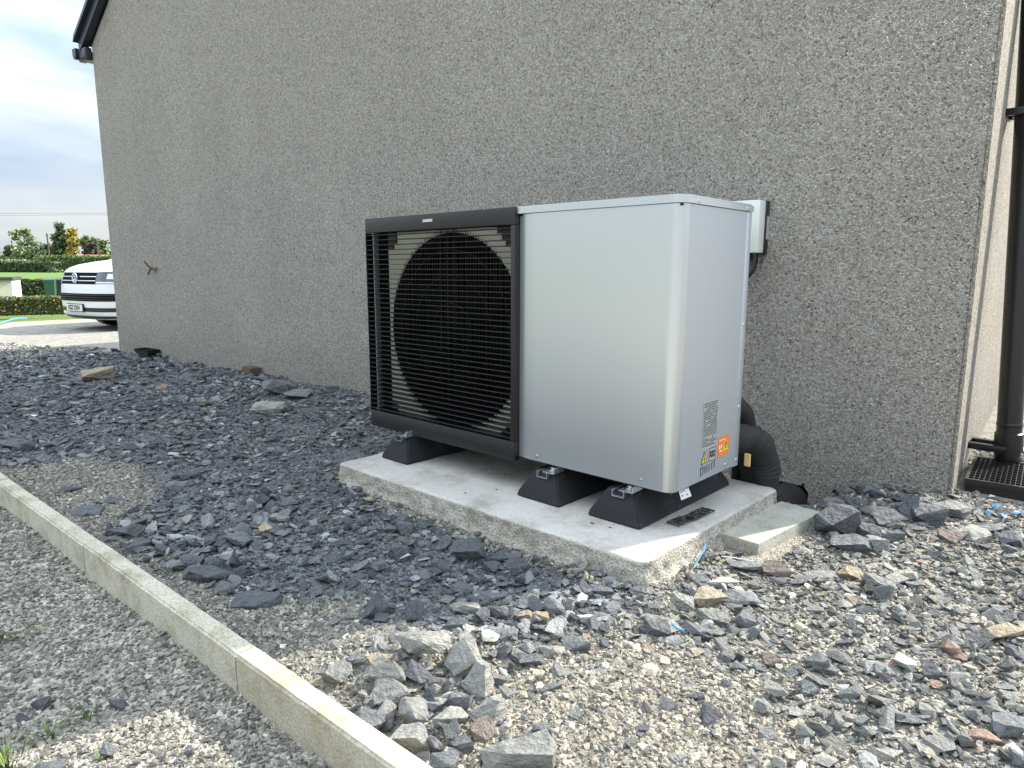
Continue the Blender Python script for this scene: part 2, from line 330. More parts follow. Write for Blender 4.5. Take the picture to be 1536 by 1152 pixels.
ca = g.data.color_attributes.new('zone','FLOAT_COLOR','POINT')
ca.data.foreach_set('color', np.array([(*zone_col(v[0],v[1]),1) for v in V],dtype=np.float32).ravel())
g.data.shade_smooth()
# ------------------------------------------------------------------ stones
def hull_mesh(name, seed, flat, detail=0, jag=.0, npt=16, m=None):
    r = random.Random(seed); bm = nb(); vs=[]
    for _ in range(npt):
        a=r.uniform(0,6.283); h=r.uniform(-1,1); q=(1-h*h)**.5
        p=Vector((math.cos(a)*q, math.sin(a)*q*r.uniform(.85,1), h))
        mxn=max(abs(p.x),abs(p.y),abs(p.z)); p = p.lerp(p/mxn*.8, .55)         # boxier
        vs.append(bm.verts.new((p.x*.5,p.y*.5*r.uniform(.8,1.1),p.z*.5*flat)))
    res = bmesh.ops.convex_hull(bm, input=vs)
    bmesh.ops.delete(bm, geom=[v for v in bm.verts if not v.link_faces], context='VERTS')
    bmesh.ops.dissolve_limit(bm, angle_limit=math.radians(14), verts=bm.verts, edges=bm.edges)
    if detail:
        bmesh.ops.bevel(bm, geom=list(bm.edges), offset=.004, segments=1, affect='EDGES', clamp_overlap=True)
        bmesh.ops.triangulate(bm, faces=bm.faces)
        bmesh.ops.subdivide_edges(bm, edges=bm.edges, cuts=detail, use_grid_fill=True)
        for v in bm.verts:
            o=fbm(v.co.x,v.co.y,v.co.z+seed,3.2,4)*jag; st=mn.noise(Vector((v.co.x*2+seed,v.co.y*2,v.co.z*22)))*jag*.5
            v.co += v.normal*(o+st)
    bmesh.ops.recalc_face_normals(bm, faces=bm.faces)
    me=bpy.data.meshes.new(name); bm.to_mesh(me); bm.free()
    if m: me.materials.append(m)
    if detail: me.shade_smooth(); me.set_sharp_from_angle(angle=math.radians(12))
    return me
blocky = [hull_mesh('slate_stone', 100+k, .8, 2, .030, 13, M['stone']) for k in range(14)]
platy = [hull_mesh('slate_stone', 200+k, .34, 2, .022, 15, M['stone']) for k in range(14)]
COL = {'dark':(.11,.12,.135),'mid':(.165,.177,.187),'grey':(.24,.245,.235),'pale':(.34,.34,.31),'tan':(.34,.29,.21),'brown':(.20,.165,.145),'pink':(.37,.25,.20),'white':(.52,.51,.47),'moss':(.17,.12,.05)}
placed=[]
def stone(px,py,wpx,hpx,col,label,cat='stone',group=None,name='slate_stone',kind=None,rot=None,lift=0, flatk=None):
    """stone whose outline is centred on the pixel, at its true distance on the ground"""
    p = hit(px,py+hpx*.30); D=(p-CAM).dot(_f); W=wpx*D/FPX
    s = min(.75,max(.18,(CAM.z-p.z)/(p-CAM).length)); Hh = hpx*D/FPX
    if kind is None: kind = 'block' if hpx/wpx>.62 else 'plate'
    if kind=='block': H=Hh*.8; dep=min(W*1.1,max(W*.6,(Hh-.5*H)/s))
    else: H=Hh*.62; dep=min(W*1.0,max(W*.5,Hh*.55/s))
    me = (blocky if kind=='block' else platy)[random.randrange(14)]
    fl = .8 if kind=='block' else .34
    o = bpy.data.objects.new(name, me); link(o)
    yaw = math.atan2(_r.y,_r.x) + (rot if rot is not None else random.uniform(-.35,.35))
    o.scale=(W*1.26, dep*1.25, H/fl*1.35)
    o.rotation_euler=(random.uniform(-.14,.14),random.uniform(-.12,.12),yaw)
    o.location=(p.x,p.y,gz(p.x,p.y)+H*.36+lift)
    c=COL[col]; k=random.uniform(.88,1.12); o.color=(c[0]*k,c[1]*k,c[2]*k,1)
    tag(o,label,cat,group); placed.append((p.x,p.y,max(W,dep)*.5)); return o
HP='heap of loose stones beside the kerb'
hero = [
 (634,977,84,36,'pale','long pale grey slab lying across the back of the stone heap','stone',HP,None,-.1,.03),
 (696,992,50,56,'pale','upright pale grey block right of the flat slab in the stone heap','stone',HP,'block',.7,.012),
 (715,1026,46,48,'pale','smooth light grey block at the right edge of the stone heap','stone',HP,'block',.3,.012),
 (583,1012,52,42,'grey','rounded grey boulder at the left side of the stone heap','stone',HP,'block',None,.005),
 (588,1046,50,48,'grey','broad grey boulder at the front left of the stone heap','stone',HP,'block',None,.01),
 (619,1064,42,58,'grey','tall speckled grey stone standing in front of the stone heap','stone',HP,'block',.2,.004),
 (617,1111,60,46,'pale','round beige boulder nearest the kerb in the stone heap','stone',HP,'block',None,.004),
 (634,1006,48,38,'dark','dark stone tucked under the long pale slab','stone',HP,'block',None,0),
 (676,1077,50,32,'pale','flat tan topped stone in the middle of the stone heap','stone',HP,'plate',None,.004),
 (730,1068,58,36,'pale','wide pale green grey stone on the right of the stone heap','stone',HP,'block',.2,.004),
 (688,1051,42,28,'mid','rough dark grey stone between the tan topped stone and the light block','stone',HP,'block',None,.004),
 (725,1094,36,34,'brown','pointed brown grey stone above the large front block','stone',HP,'block',.6,0),
 (693,1114,38,28,'mid','small dark stone left of the large front block','stone',HP,'block',None,0),
 (780,1130,106,54,'grey','largest stone of all, a square grey block at the bottom of the photo','stone',HP,'block',.0,0),
 (648,1114,30,42,'mid','narrow blue grey stone right of the round beige boulder','stone',HP,'block',1.2,0),
 (571,989,34,30,'tan','small cream stone at the top left of the stone heap','stone',HP,'block',None,0),
 (508,1011,46,38,'grey','green grey stone on the cream gravel left of the heap','stone',HP,'block',None,0),
 (534,990,30,22,'mid','small slaty stone behind the green grey stone','stone',HP,'block',None,0),
 (551,1086,60,40,'mid','blue grey stone leaning against the inside of the kerb','stone',HP,'plate',-.7,.01),
 (666,1140,46,34,'mid','flat blue stone at the foot of the round beige boulder','stone',HP,'plate',None,0),
 (813,1094,36,26,'mid','dark stone just behind the right end of the large front block','stone',HP,'block',None,0),
 (823,1031,38,18,'mid','thin dark slab on the cream gravel right of the heap','stone',HP,'plate',None,0),
 (798,992,40,22,'mid','striped slate chunk behind the right side of the heap','stone',HP,'block',None,0),
 (559,913,46,38,'dark','dark angular slate at the edge of the pale gravel','stone',None,'block',.6,0),
 (645,1050,18,34,'dark','thin dark upright sliver in the stone heap','stone',HP,'block',None,0),
 (650,1026,30,30,'dark','dark wedge stone in the hollow of the heap','stone',HP,'block',None,0),
 (668,1032,24,32,'mid','narrow blue stone in the hollow of the heap','stone',HP,'block',None,0),
 (1061,896,54,30,'tan','flat tan stone between grey blocks in front of the small paving slab','stone',None,'plate',None,.004),
 (1110,895,58,30,'mid','dark slate stone with a pale top right of the flat tan stone','stone',None,'plate',.1,0),
 (1123,848,54,26,'grey','rounded blue grey stone under the front corner of the small paving slab','stone',None,'plate',None,0),
 (1165,854,38,28,'brown','reddish brown block beside the front of the small paving slab','stone',None,'block',-.4,0),
 (1023,902,30,30,'pale','upright pale blue grey stone left of the flat tan stone','stone',None,'block',None,0),
 (1070,926,42,32,'grey','grey block just below the flat tan stone','stone',None,'block',.3,0),
 (1111,930,40,32,'mid','dark grey angular block below the slate with a pale top','stone',None,'block',None,0),
 (1047,941,42,24,'mid','dark grey stone at the front of the group by the flat tan stone','stone',None,'plate',None,0),
 (1258,787,58,50,'dark','large dark slate block leaning beside the end of the small paving slab','stone',None,'block',.5,.01),
 (1275,817,58,28,'mid','wide faceted slate block in front of the wall rubble','stone',None,'block',None,0),
 (1363,764,34,46,'dark','dark blue slate standing upright against the house wall','stone',None,'block',.2,.005),
 (1391,768,46,46,'dark','large dark triangular slate leaning near the house corner','stone',None,'block',-.5,0),
 (1424,764,44,26,'grey','smooth grey stone lying at the foot of the house corner','stone',None,'block',None,.004),
 (1332,776,50,34,'dark','wide dark slate at the wall left of the upright stone','stone',None,'block',None,0),
 (1427,803,36,24,'brown','tan brown block below the house corner','stone',None,'block',None,0),
 (1504,949,62,26,'tan','grey brown stone lying alone on the gravel at the right edge','stone',None,'plate',.1,.003),
 (1320,874,42,24,'grey','grey pointed stone in the middle of the right hand gravel','stone',None,'block',None,0),
 (1214,1033,28,28,'mid','slate stone standing out of the sandy gravel','stone',None,'block',None,0),
 (1275,1038,48,24,'mid','layered blue slate block on the gravel at the right','stone',None,'plate',None,0),
 (1395,1006,30,34,'dark','darkest standing stone on the lower right gravel','stone',None,'block',None,0),
 (1431,1026,28,28,'grey','grey five sided stone next to the darkest standing stone','stone',None,'block',None,0),
 (1298,1092,26,30,'grey','light grey tooth shaped stone on the lower right gravel','stone',None,'block',1.0,0),
 (1407,1028,24,16,'pink','small pink stone beside the grey five sided stone','stone',None,'block',None,0),
 (1477,1104,46,24,'pink','pinkish tan stone near the lower right corner','stone',None,'plate',-.5,0),
 (1440,985,18,13,'pink','orange red pebble on the right hand gravel','stone',None,'block',None,0),
 (1384,843,22,9,'pink','thin orange tile chip right of the small paving slab','stone',None,'plate',None,0),
 (1273,860,34,20,'tan','tan stone among grey ones in front of the wall rubble','stone',None,'block',None,0),
 (1512,1085,74,46,'mid','large half buried slate at the lower right corner','stone',None,'plate',.4,.0),
 (1332,1127,44,22,'pale','pale egg shaped stone near the bottom right edge','stone',None,'plate',None,0),
 (1303,973,16,15,'white','small white pebble on the right hand gravel','stone',None,'block',None,0),
 (151,562,46,26,'tan','tan pyramid shaped boulder on the far slate strip','stone',None,'block',.3,.02),
 (404,614,42,20,'pale','pale oval boulder on the slate strip left of the fan','stone',None,'block',None,.01),
 (128,766,54,20,'dark','long dark stone lying on pale gravel beside the kerb','stone',None,'plate',.2,0),
 (182,796,40,20,'dark','speckled dark stone at the gravel edge behind the long dark stone','stone',None,'plate',None,0),
 (208,818,46,20,'dark','dark wedge of slate pointing at the kerb','stone',None,'plate',.4,0),
 (317,860,76,32,'dark','wide flat slate slab near the middle of the kerb','stone',None,'plate',0,0),
 (355,814,42,20,'mid','smooth lighter grey stone on top of the slates above the wide flat slab','stone',None,'plate',None,.015),
 (109,732,34,14,'dark','small dark slate alone on the upper patch of pale gravel','stone',None,'plate',None,0),
 (175,749,30,14,'dark','small slate just right of the upper gravel patch','stone',None,'plate',None,0),
 (23,665,48,16,'dark','long dark slate at the left edge of the photo','stone',None,'plate',0,0),
 (384,898,76,30,'dark','large pointed slate beside the second kerb joint','stone',None,'plate',-.1,0),
 (599,826,36,32,'dark','dark upright slate in front of the concrete base','stone',None,'block',None,0),
 (702,827,54,36,'dark','big dark faceted slate against the front of the concrete base','stone',None,'block',.2,0),
 (609,790,32,24,'mid','blue slate below the left end of the concrete base','stone',None,'block',None,0),
 (778,847,32,26,'dark','dark angular slate in front of the middle rubber foot','stone',None,'block',None,0),
 (749,836,32,20,'dark','flat slate beside the big dark faceted slate','stone',None,'plate',None,0),
 (415,583,38,26,'mid','blue grey slate block propped against the wall','stone',None,'block',None,.01),
 (446,592,44,16,'mid','wide slate leaning on the wall left of the fan','stone',None,'plate',None,.01),

 (752,977,34,26,'mid','grey block right behind the upright pale block','stone',None,'block',None,0),
 (781,985,32,22,'grey','grey stone second to the right behind the upright pale block','stone',None,'block',None,0),
 (828,974,40,24,'pale','pale flat stone at the right end of the row behind the heap','stone',None,'plate',None,0),
 (866,966,42,26,'mid','dark topped stone alone at the end of the row behind the heap','stone',None,'block',None,0),
 (703,962,28,34,'pale','pale pointed stone just behind the long pale grey slab','stone',None,'block',None,0),
 (761,950,36,20,'mid','flat grey stone on the shadow line behind the heap','stone',None,'plate',None,0),
 (724,924,24,28,'dark','dark pointed stone just inside the shadow behind the heap','stone',None,'block',None,0),
 (700,912,40,20,'pale','light streaked stone inside the shadow behind the heap','stone',None,'block',None,0),
 (690,935,52,18,'dark','long dark stone inside the shadow behind the heap','stone',None,'plate',None,0),
 (738,892,44,22,'mid','wide blue grey slate between the heap and the concrete base','stone',None,'plate',None,0),
 (788,925,24,20,'tan','small cream stone on the shadow line, left of its pair','stone',None,'block',None,0),
 (810,926,26,20,'tan','small cream stone on the shadow line, right of its pair','stone',None,'block',None,0),
 (850,908,28,22,'grey','round grey stone lying where the shadow meets the base','stone',None,'block',None,0),
 (985,940,34,30,'mid','dark block left of the blue cord end','stone',None,'block',None,0),
 (1085,872,44,14,'white','long cream stone above the flat tan stone','stone',None,'plate',None,0),
 (1050,870,24,18,'mid','small slate behind the flat tan stone','stone',None,'block',None,0),
 (1205,870,44,16,'mid','dark flat slate on gravel right of the reddish brown block','stone',None,'plate',None,0),
 (1232,863,52,18,'grey','broad thin grey stone right of the dark flat slate','stone',None,'plate',.2,0),
 (1345,868,36,20,'pale','pale wedge in the middle of the right hand gravel','stone',None,'plate',None,0),
 (1460,800,46,26,'pale','long pale stone with bright top below the blue scraps','stone',None,'plate',None,0),
 (1515,806,30,30,'mid','striped stone at the right edge below the blue scraps','stone',None,'block',None,0),
 (1480,790,60,18,'mid','thin dark slate under the long pale stone','stone',None,'plate',.2,0),
 (1310,812,40,26,'grey','split grey block near the wall rubble','stone',None,'block',None,0),
 (1300,795,34,26,'dark','dark faceted block in the wall rubble','stone',None,'block',None,0),
 (1235,1003,36,18,'mid','flat dark stone behind the slate standing in sand','stone',None,'plate',None,0),
 (1157,990,26,24,'brown','brown grey stone at the edge of the sandy grit','stone',None,'block',None,0),
 (1250,1082,28,28,'grey','rough grey stone left of the tooth shaped stone','stone',None,'block',None,0),
 (1152,1100,26,18,'grey','light grey stone on the sandy grit','stone',None,'block',None,0),
 (1512,1042,38,22,'grey','flat grey stone near the right edge','stone',None,'plate',None,0),
 (1370,1078,60,18,'mid','long flat slate on the lower right gravel','stone',None,'plate',.3,0),
 (1105,1000,26,16,'mid','small slate on the left edge of the sandy grit','stone',None,'plate',None,0),
 (1045,1045,22,14,'dark','small dark chip in the middle of the sandy grit','stone',None,'block',None,0),
 (354,816,20,10,'pale','x','stone',None,'plate',None,0),
]
for h in hero:
    if h[5]=='x': continue
    stone(h[0],h[1],h[2],h[3],h[4],h[5],h[6],h[7],kind=h[8],rot=h[9],lift=h[10])
SLAB=(.065,1.435,-.222,.635)
def blocked(x,y,r=0):
    if y > wall_y(x)-.01-r and x < HC.x+.0-(y-HC.y)*.082+r: return True
    if SLAB[0]-r < x < SLAB[1]+r and SLAB[2]-r < y < SLAB[3]+r: return True
    ky=kerb_y(x)
    if -9 < x < 4 and ky-r*.6 < y < ky+.05+r*.6: return True
    if 1.36-r<x<1.60+r and .17-r<y<.68+r: return True
    if 1.82-r<x<2.09+r and 1.30-r<y<1.74+r: return True
    if x < HC.x-(y-HC.y)*.082+.004 and y>HC.y: return True
    return False
# further single stones, the largest of those one can still tell apart
loose=[]
def scatter_big(n, sampler, sizes, cols, label, group):
    k=0; tries=0
    while k<n and tries<n*60:
        tries+=1; x,y=sampler(); s=random.uniform(*sizes)
        if blocked(x,y,s*.35) or any((x-a)**2+(y-b)**2 < (max(s*.4,.3*r)+r*.6)**2 for a,b,r in placed): continue
        px,py,D=project((x,y,-.2))
        if not(-20<px<1556 and 520<py<1170): continue
        kind = random.random()<.3
        o=bpy.data.objects.new('slate_stone', (blocky if kind else platy)[random.randrange(14)]); link(o)
        o.scale=(s,s*random.uniform(.55,.95),s*(random.uniform(.5,.8) if kind else random.uniform(.6,1.1)))
        hz = o.scale[2]*(.4 if kind else .17)
        o.rotation_euler=(random.gauss(0,.16),random.gauss(0,.16),random.uniform(0,6.28)); o.location=(x,y,gz(x,y)+hz*.55)
        c=COL[random.choice(cols)]; q=random.uniform(.8,1.25); o.color=(c[0]*q,c[1]*q,c[2]*q,1)
        tag(o,label,'stone',group); placed.append((x,y,s*.5)); k+=1; loose.append((o,px,py,'flat' if not kind else 'chunky',s))
def s_dark():
    while True:
        x=1.3-abs(random.expovariate(1/2.0)); y=random.uniform(-1.05,wall_y(x)-.03)
        if inpoly(x,y,DARK): return x,y
def s_wallr(): return random.uniform(1.5,1.84), random.uniform(.55,1.13)
def s_right(): return random.uniform(1.35,2.4), random.uniform(-.7,.7)
def s_heap(): return random.gauss(1.2,.11), random.gauss(-.80,.09)
def s_back():
    x=random.uniform(-3.5,.05); return x, wall_y(x)-random.uniform(.02,.3)
scatter_big(26, s_wallr, (.05,.09), ['dark','dark','mid'], 'dark slate piled at the foot of the wall right of the small paving slab', 'slates piled against the wall')
scatter_big(26, s_heap, (.028,.055), ['mid','grey','dark','grey'], 'small grey stone filling the heap beside the kerb', 'small stones of the heap')
scatter_big(38, s_right, (.035,.06), ['mid','grey','grey','dark','pale','tan'], 'grey stone half sunk in the open gravel in front of the small paving slab', 'stones on the open gravel')
scatter_big(45, s_back, (.06,.11), ['dark','mid','dark'], 'dark slate lying along the wall left of the fan unit', 'slates along the wall')
scatter_big(110, s_dark, (.05,.095), ['dark','dark','mid','mid','dark'], 'dark slate lying loose in the rubble strip between wall and kerb', 'slates of the rubble strip')
LM=[('the black hopper',233,533),('the brown brick',351,563),('the tan pyramid shaped boulder',151,564),('the pale oval boulder',404,614),('the wide leaning slate',446,592),
 ('the lower left corner of the grille',558,640),('the left tip of the concrete base',510,697),('the long dark stone by the kerb',128,766),('the wide flat slate slab',317,860),('the upper gravel patch',160,720),
 ('the large pointed slate',384,898),('the big dark faceted slate',702,827),('the front corner of the concrete base',960,868),('the long dark slate at the left edge',23,665),('the middle of the rubble strip',330,700),
 ('the small paving slab',1150,820),('the large leaning slate block',1258,787),('the house corner',1425,750),('the flat tan stone',1061,896),('the lone grey brown stone',1504,949),('the sandy patch',1060,1080),
 ('the darkest standing stone',1395,1006),('the largest stone of all',780,1130),('the long pale grey slab',634,977),('the round beige boulder',617,1111),('the dark upright slate',599,826),('the thin dark slab on cream gravel',823,1031)]
cnt={}
for o,px,py,shp,s in sorted(loose,key=lambda t:min(math.hypot(t[1]-a,(t[2]-b)*1.6) for _,a,b in LM)):
    nm,a,b=min(LM,key=lambda t: math.hypot(px-t[1],(py-t[2])*1.6)); dx,dy=px-a,py-b
    side=('right' if dx>0 else 'left') if abs(dx)>abs(dy)*1.3 else ('below' if dy>0 else 'above')
    key=(nm,side,shp); cnt[key]=cnt.get(key,0)+1; n_=cnt[key]
    od='' if n_==1 else {2:'second ',3:'third ',4:'fourth ',5:'fifth ',6:'sixth ',7:'seventh ',8:'eighth ',9:'ninth ',10:'tenth ',11:'eleventh ',12:'twelfth ',13:'thirteenth ',14:'fourteenth ',15:'fifteenth ',16:'sixteenth ',17:'seventeenth ',18:'eighteenth ',19:'nineteenth ',20:'twentieth '}.get(n_,'outermost ')
    nm=nm.replace('the lower left corner of the grille','the grille corner').replace('the left tip of the concrete base','the base tip').replace('the front corner of the concrete base','the base corner').replace('the long dark slate at the left edge','the long edge slate').replace('the thin dark slab on cream gravel','the thin dark slab').replace('the middle of the rubble strip','the strip centre').replace('the long dark stone by the kerb','the long dark stone'); tone='dark' if o.color[2]<.13 else ('mid grey' if o.color[2]<.20 else 'pale')
    o['label']=f"{tone} {shp} stone, {od}closest " + (f"on the {side} of {nm}" if side in('left','right') else f"{side} {nm}")
# ---- uncountable chips: geometry node instances
def chip_field(name, P, R, S, T, I, meshes, mt):
    col=bpy.data.collections.new(name+'_kinds')
    for me in meshes:
        q=me.copy(); q.materials.clear(); q.materials.append(mt); o=bpy.data.objects.new('chip_kind',q); col.objects.link(o)
    me=bpy.data.meshes.new(name); n=len(P); me.vertices.add(n); me.vertices.foreach_set('co',np.asarray(P,dtype=np.float32).ravel())
    for nm,ty,dat,key in (('rot','FLOAT_VECTOR',R,'vector'),('scl','FLOAT_VECTOR',S,'vector'),('tint','FLOAT_VECTOR',T,'vector')):
        a=me.attributes.new(nm,ty,'POINT'); a.data.foreach_set(key,np.asarray(dat,dtype=np.float32).ravel())
    a=me.attributes.new('idx','INT','POINT'); a.data.foreach_set('value',np.asarray(I,dtype=np.int32))
    o=bpy.data.objects.new(name,me); link(o); o['kind']='stuff'
    ng=bpy.data.node_groups.new(name+'_nodes','GeometryNodeTree')
    ng.interface.new_socket('Geometry',in_out='INPUT',socket_type='NodeSocketGeometry'); ng.interface.new_socket('Geometry',in_out='OUTPUT',socket_type='NodeSocketGeometry')
    N=ng.nodes; L=ng.links; gi=N.new('NodeGroupInput'); go=N.new('NodeGroupOutput')
    ci=N.new('GeometryNodeCollectionInfo'); ci.inputs[0].default_value=col; ci.inputs['Separate Children'].default_value=True; ci.inputs['Reset Children'].default_value=True
    ip=N.new('GeometryNodeInstanceOnPoints'); ip.inputs['Pick Instance'].default_value=True
    def na(nm,ty): a=N.new('GeometryNodeInputNamedAttribute'); a.data_type=ty; a.inputs[0].default_value=nm; return a.outputs[0]
    er=N.new('FunctionNodeEulerToRotation'); L.new(na('rot','FLOAT_VECTOR'),er.inputs[0])
    L.new(gi.outputs[0],ip.inputs['Points']); L.new(ci.outputs[0],ip.inputs['Instance']); L.new(na('idx','INT'),ip.inputs['Instance Index'])
    L.new(er.outputs[0],ip.inputs['Rotation']); L.new(na('scl','FLOAT_VECTOR'),ip.inputs['Scale']); L.new(ip.outputs[0],go.inputs[0])
    md=o.modifiers.new('chips','NODES'); md.node_group=ng; return o
chipm = [hull_mesh('chip',400+k,.85,0,0,13) for k in range(6)] + [hull_mesh('chip',500+k,.4,0,0,13) for k in range(8)]
def field(name, n, xr, yr, test, size, tints, wts, plat, zoff=.25, sdist=None, sigma=.25, tilt=.3, xpow=1.0):
    P=[];R=[];S=[];T=[];I=[]; wts=np.array(wts)/sum(wts); tints=np.array(tints)
    while len(P)<n:
        u=rng.random(2); x=xr[1]-(xr[1]-xr[0])*u[0]**xpow; y=yr[0]+(yr[1]-yr[0])*u[1]
        if blocked(x,y,.004) or not test(x,y): continue
        s=size*math.exp(rng.normal(0,sigma))
        if sdist: s*=sdist(x,y)
        s=min(s,.075)
        if rng.random()<plat: i=6+int(rng.integers(8)); sc=(s,s*rng.uniform(.5,.9),s*rng.uniform(.5,1.0)); hz=sc[2]*.2
        else: i=int(rng.integers(6)); sc=(s,s*rng.uniform(.6,.95),s*rng.uniform(.5,.85)); hz=sc[2]*.4
        P.append((x,y,gz(x,y)+hz*zoff*2)); R.append((rng.normal(0,tilt),rng.normal(0,tilt),rng.uniform(0,6.28))); S.append(sc); I.append(i)
        T.append(tints[rng.choice(len(tints),p=wts)]*math.exp(rng.normal(0,.30)))
    return chip_field(name,P,R,S,T,I,chipm,M['chip'])
def near(x,y):
    return (1+.35*max(0,-x-.3)/3)*(.72+.5*max(-.6,min(.9,fbm(x,y,2,1.5,3))))
def in_dark(x,y): return inpoly(x+random.gauss(0,.03),y+random.gauss(0,.03),DARK)
def in_grav(x,y): return y>kerb_y(x)+.04 and x<1.25 and not inpoly(x+random.gauss(0,.025),y+random.gauss(0,.025),DARK)
def in_right(x,y): return y>kerb_y(x)+.04 and not inpoly(x+random.gauss(0,.03),y+random.gauss(0,.03),DARK)
DT=[(.11,.12,.132),(.165,.177,.19),(.235,.245,.255),(.34,.35,.35),(.30,.30,.28),(.24,.16,.11),(.34,.28,.2)]
field('slate_rubble', 14000, (-6.3,1.45),(-1.1,1.15), lambda x,y: in_dark(x,y) and not (fbm(x,y,7,1.5,3)>.12 and random.random()<.7), .034, DT,[26,34,24,11,2.5,.4,.7], .85, .5, near, .42, .22, 1.35)
field('slate_crumbs', 80000, (-3.4,1.6),(-1.1,1.2), in_dark, .011, DT,[20,32,28,16,7,.6,2], .6, .3, near, .4, .35, 1.5)
RT=[(.125,.132,.14),(.20,.206,.208),(.25,.253,.24),(.34,.34,.31),(.47,.43,.34),(.57,.53,.44),(.36,.25,.20)]
field('mixed_rubble', 7000, (1.15,2.9),(-1.0,2.3), in_right, .026, RT,[13,29,31,16,7,1.5,.9], .72, .45, lambda x,y: (.55 if inpoly(x,y,SANDP) else 1), .38, .25)
def in_sand(x,y): return inpoly(x+random.gauss(0,.05),y+random.gauss(0,.05),SANDP)
field('gravel_chippings', 56000, (.85,2.9),(-1.1,2.3), lambda x,y: in_right(x,y) and not in_sand(x,y), .0100, RT,[7,18,24,21,18,10,.8], .45, .3, None, .38, .35)
field('sandy_grit', 26000, (.95,2.3),(-1.1,.0), lambda x,y: y>kerb_y(x)+.04 and in_sand(x,y), .0078, [(.50,.45,.35),(.44,.41,.34),(.36,.345,.31),(.57,.52,.43),(.23,.235,.23)],[28,28,22,14,8], .4, .3, None, .42, .35)
GT=[(.28,.27,.24),(.38,.365,.32),(.47,.45,.39),(.19,.19,.185),(.54,.50,.41)]
field('pale_gravel', 36000, (-2.2,1.25),(-1.16,-.55), in_grav, .0108, GT,[22,34,24,10,10], .45, .3, None, .28, .35, 1.3)
field('path_gravel', 46000, (-2.2,1.6),(-2.0,-1.08), lambda x,y: y<kerb_y(x)-.002, .0112, GT,[22,34,26,8,8], .5, .3, None, .28, .4, 1.2)
field('drive_gravel', 9000, (-10,-5.2),(-1.5,1.5), lambda x,y: True, .028, GT,[22,34,24,14,10], .5, .3, None, .35, .3, 1)
# ------------------------------------------------------------------ house
house = empty('house',(HC.x,HC.y,0),HR,'grey roughcast house gable wall that fills the background behind the outdoor unit','house')
wl0=onwall(159,300); EL=-(HC.x-wl0.x)/math.cos(HR); EZ=onwall(138,92).z+.13; TANR=math.tan(math.radians(34)); XR=(EL)/2; RZ=EZ+(-XR)*TANR
def loc(p): # world -> house local
    q=Vector((p[0]-HC.x,p[1]-HC.y)); c,s=math.cos(-HR),math.sin(-HR); return (c*q.x-s*q.y, s*q.x+c*q.y, p[2])
h0=onwall(1160,727); h1=onwall(1211,757); nx0=loc(h0)[0]; nx1=loc(h1)[0]; NZ=onwall(1200,727).z; print('hole',h0,h1,NZ)
bm=nb()
R0=.012
poly=[(EL,-.6),(nx0,-.6),(nx0,NZ-.02),(nx0+.03,NZ),(nx1-.02,NZ-.003),(nx1,NZ-.03),(nx1,-.6),(-.012,-.6),(-.012,EZ),(XR,RZ),(EL,EZ)]
prism(bm, poly, 1, 0, .16)
build('gable_wall', bm, M['dash'], house)
bm=nb(); box(bm,-.0122,.0,-.001,.0125,-.6,EZ,.006,3); build('corner_bead', bm, M['dash_side'], house, .6)
bm=nb(); box(bm,-.16,.0015,.0126,8,-.6,EZ); build('side_wall', bm, M['dash_side'], house)
bm=nb(); box(bm,EL,EL+.16,.161,8,-.6,EZ); box(bm,EL,0,8,8.16,-.6,EZ); build('rear_wall', bm, M['dash'], house)
# roof: two slopes with individual rows are out of sight; verge and gutter show
for s in (-1,1):
    bm=nb(); x0 = EL-.12 if s<0 else .12; z0=EZ-(.12)*TANR
    prism(bm,[(x0,z0+.10),(XR,RZ+.10),(XR,RZ+.18),(x0,z0+.18)],1,-.05,8.2); build('roof_slope',bm,M['roof'],house)
    bm=nb(); prism(bm,[(x0,z0+.03),(XR,RZ+.03),(XR,RZ+.12),(x0,z0+.12)],1,-.065,-.003); build('bargeboard',bm,M['dark_upvc'],house)
    bm=nb(); prism(bm,[(x0-.03*(1 if s>0 else 1),z0+.115),(XR,RZ+.115),(XR,RZ+.17),(x0,z0+.17)],1,-.10,-.051); build('verge_cap',bm,M['dark_upvc'],house)
bm=nb(); box(bm,EL-.15,EL-.01,-.06,8.1,EZ-.12,EZ-.10); build('soffit',bm,M['dark_upvc'],house)
bm=nb(); box(bm,EL-.16,EL-.004,-.06,.0,EZ-.13,EZ-.02,.01); build('box_end',bm,M['dark_upvc'],house,.6)
bm=nb(); prism(bm,[(EL-.235,EZ-.01),(EL-.23,EZ-.07),(EL-.21,EZ-.10),(EL-.18,EZ-.10),(EL-.165,EZ-.07),(EL-.161,EZ-.01)],1,-.08,8.1); build('gutter',bm,M['dark_upvc'],house)
# recess with duct mouth and two small holes
bm=nb(); box(bm,nx0-.05,nx1+.05,.161,.30,-.6,0); build('recess_back',bm,M['black_pl'],house)
for q,r in (((1252,737),.008),((1205,727),.006)):
    p=loc(onwall(*q)); bm=nb(); bmesh.ops.create_cone(bm,segments=10,radius1=r,radius2=r,depth=.004,cap_ends=True)
    for v in bm.verts: v.co=Vector((p[0]+v.co.x,-.003+v.co.z*.5,p[2]+v.co.y*1.2))
    build('drill_hole',bm,M['black'],house)
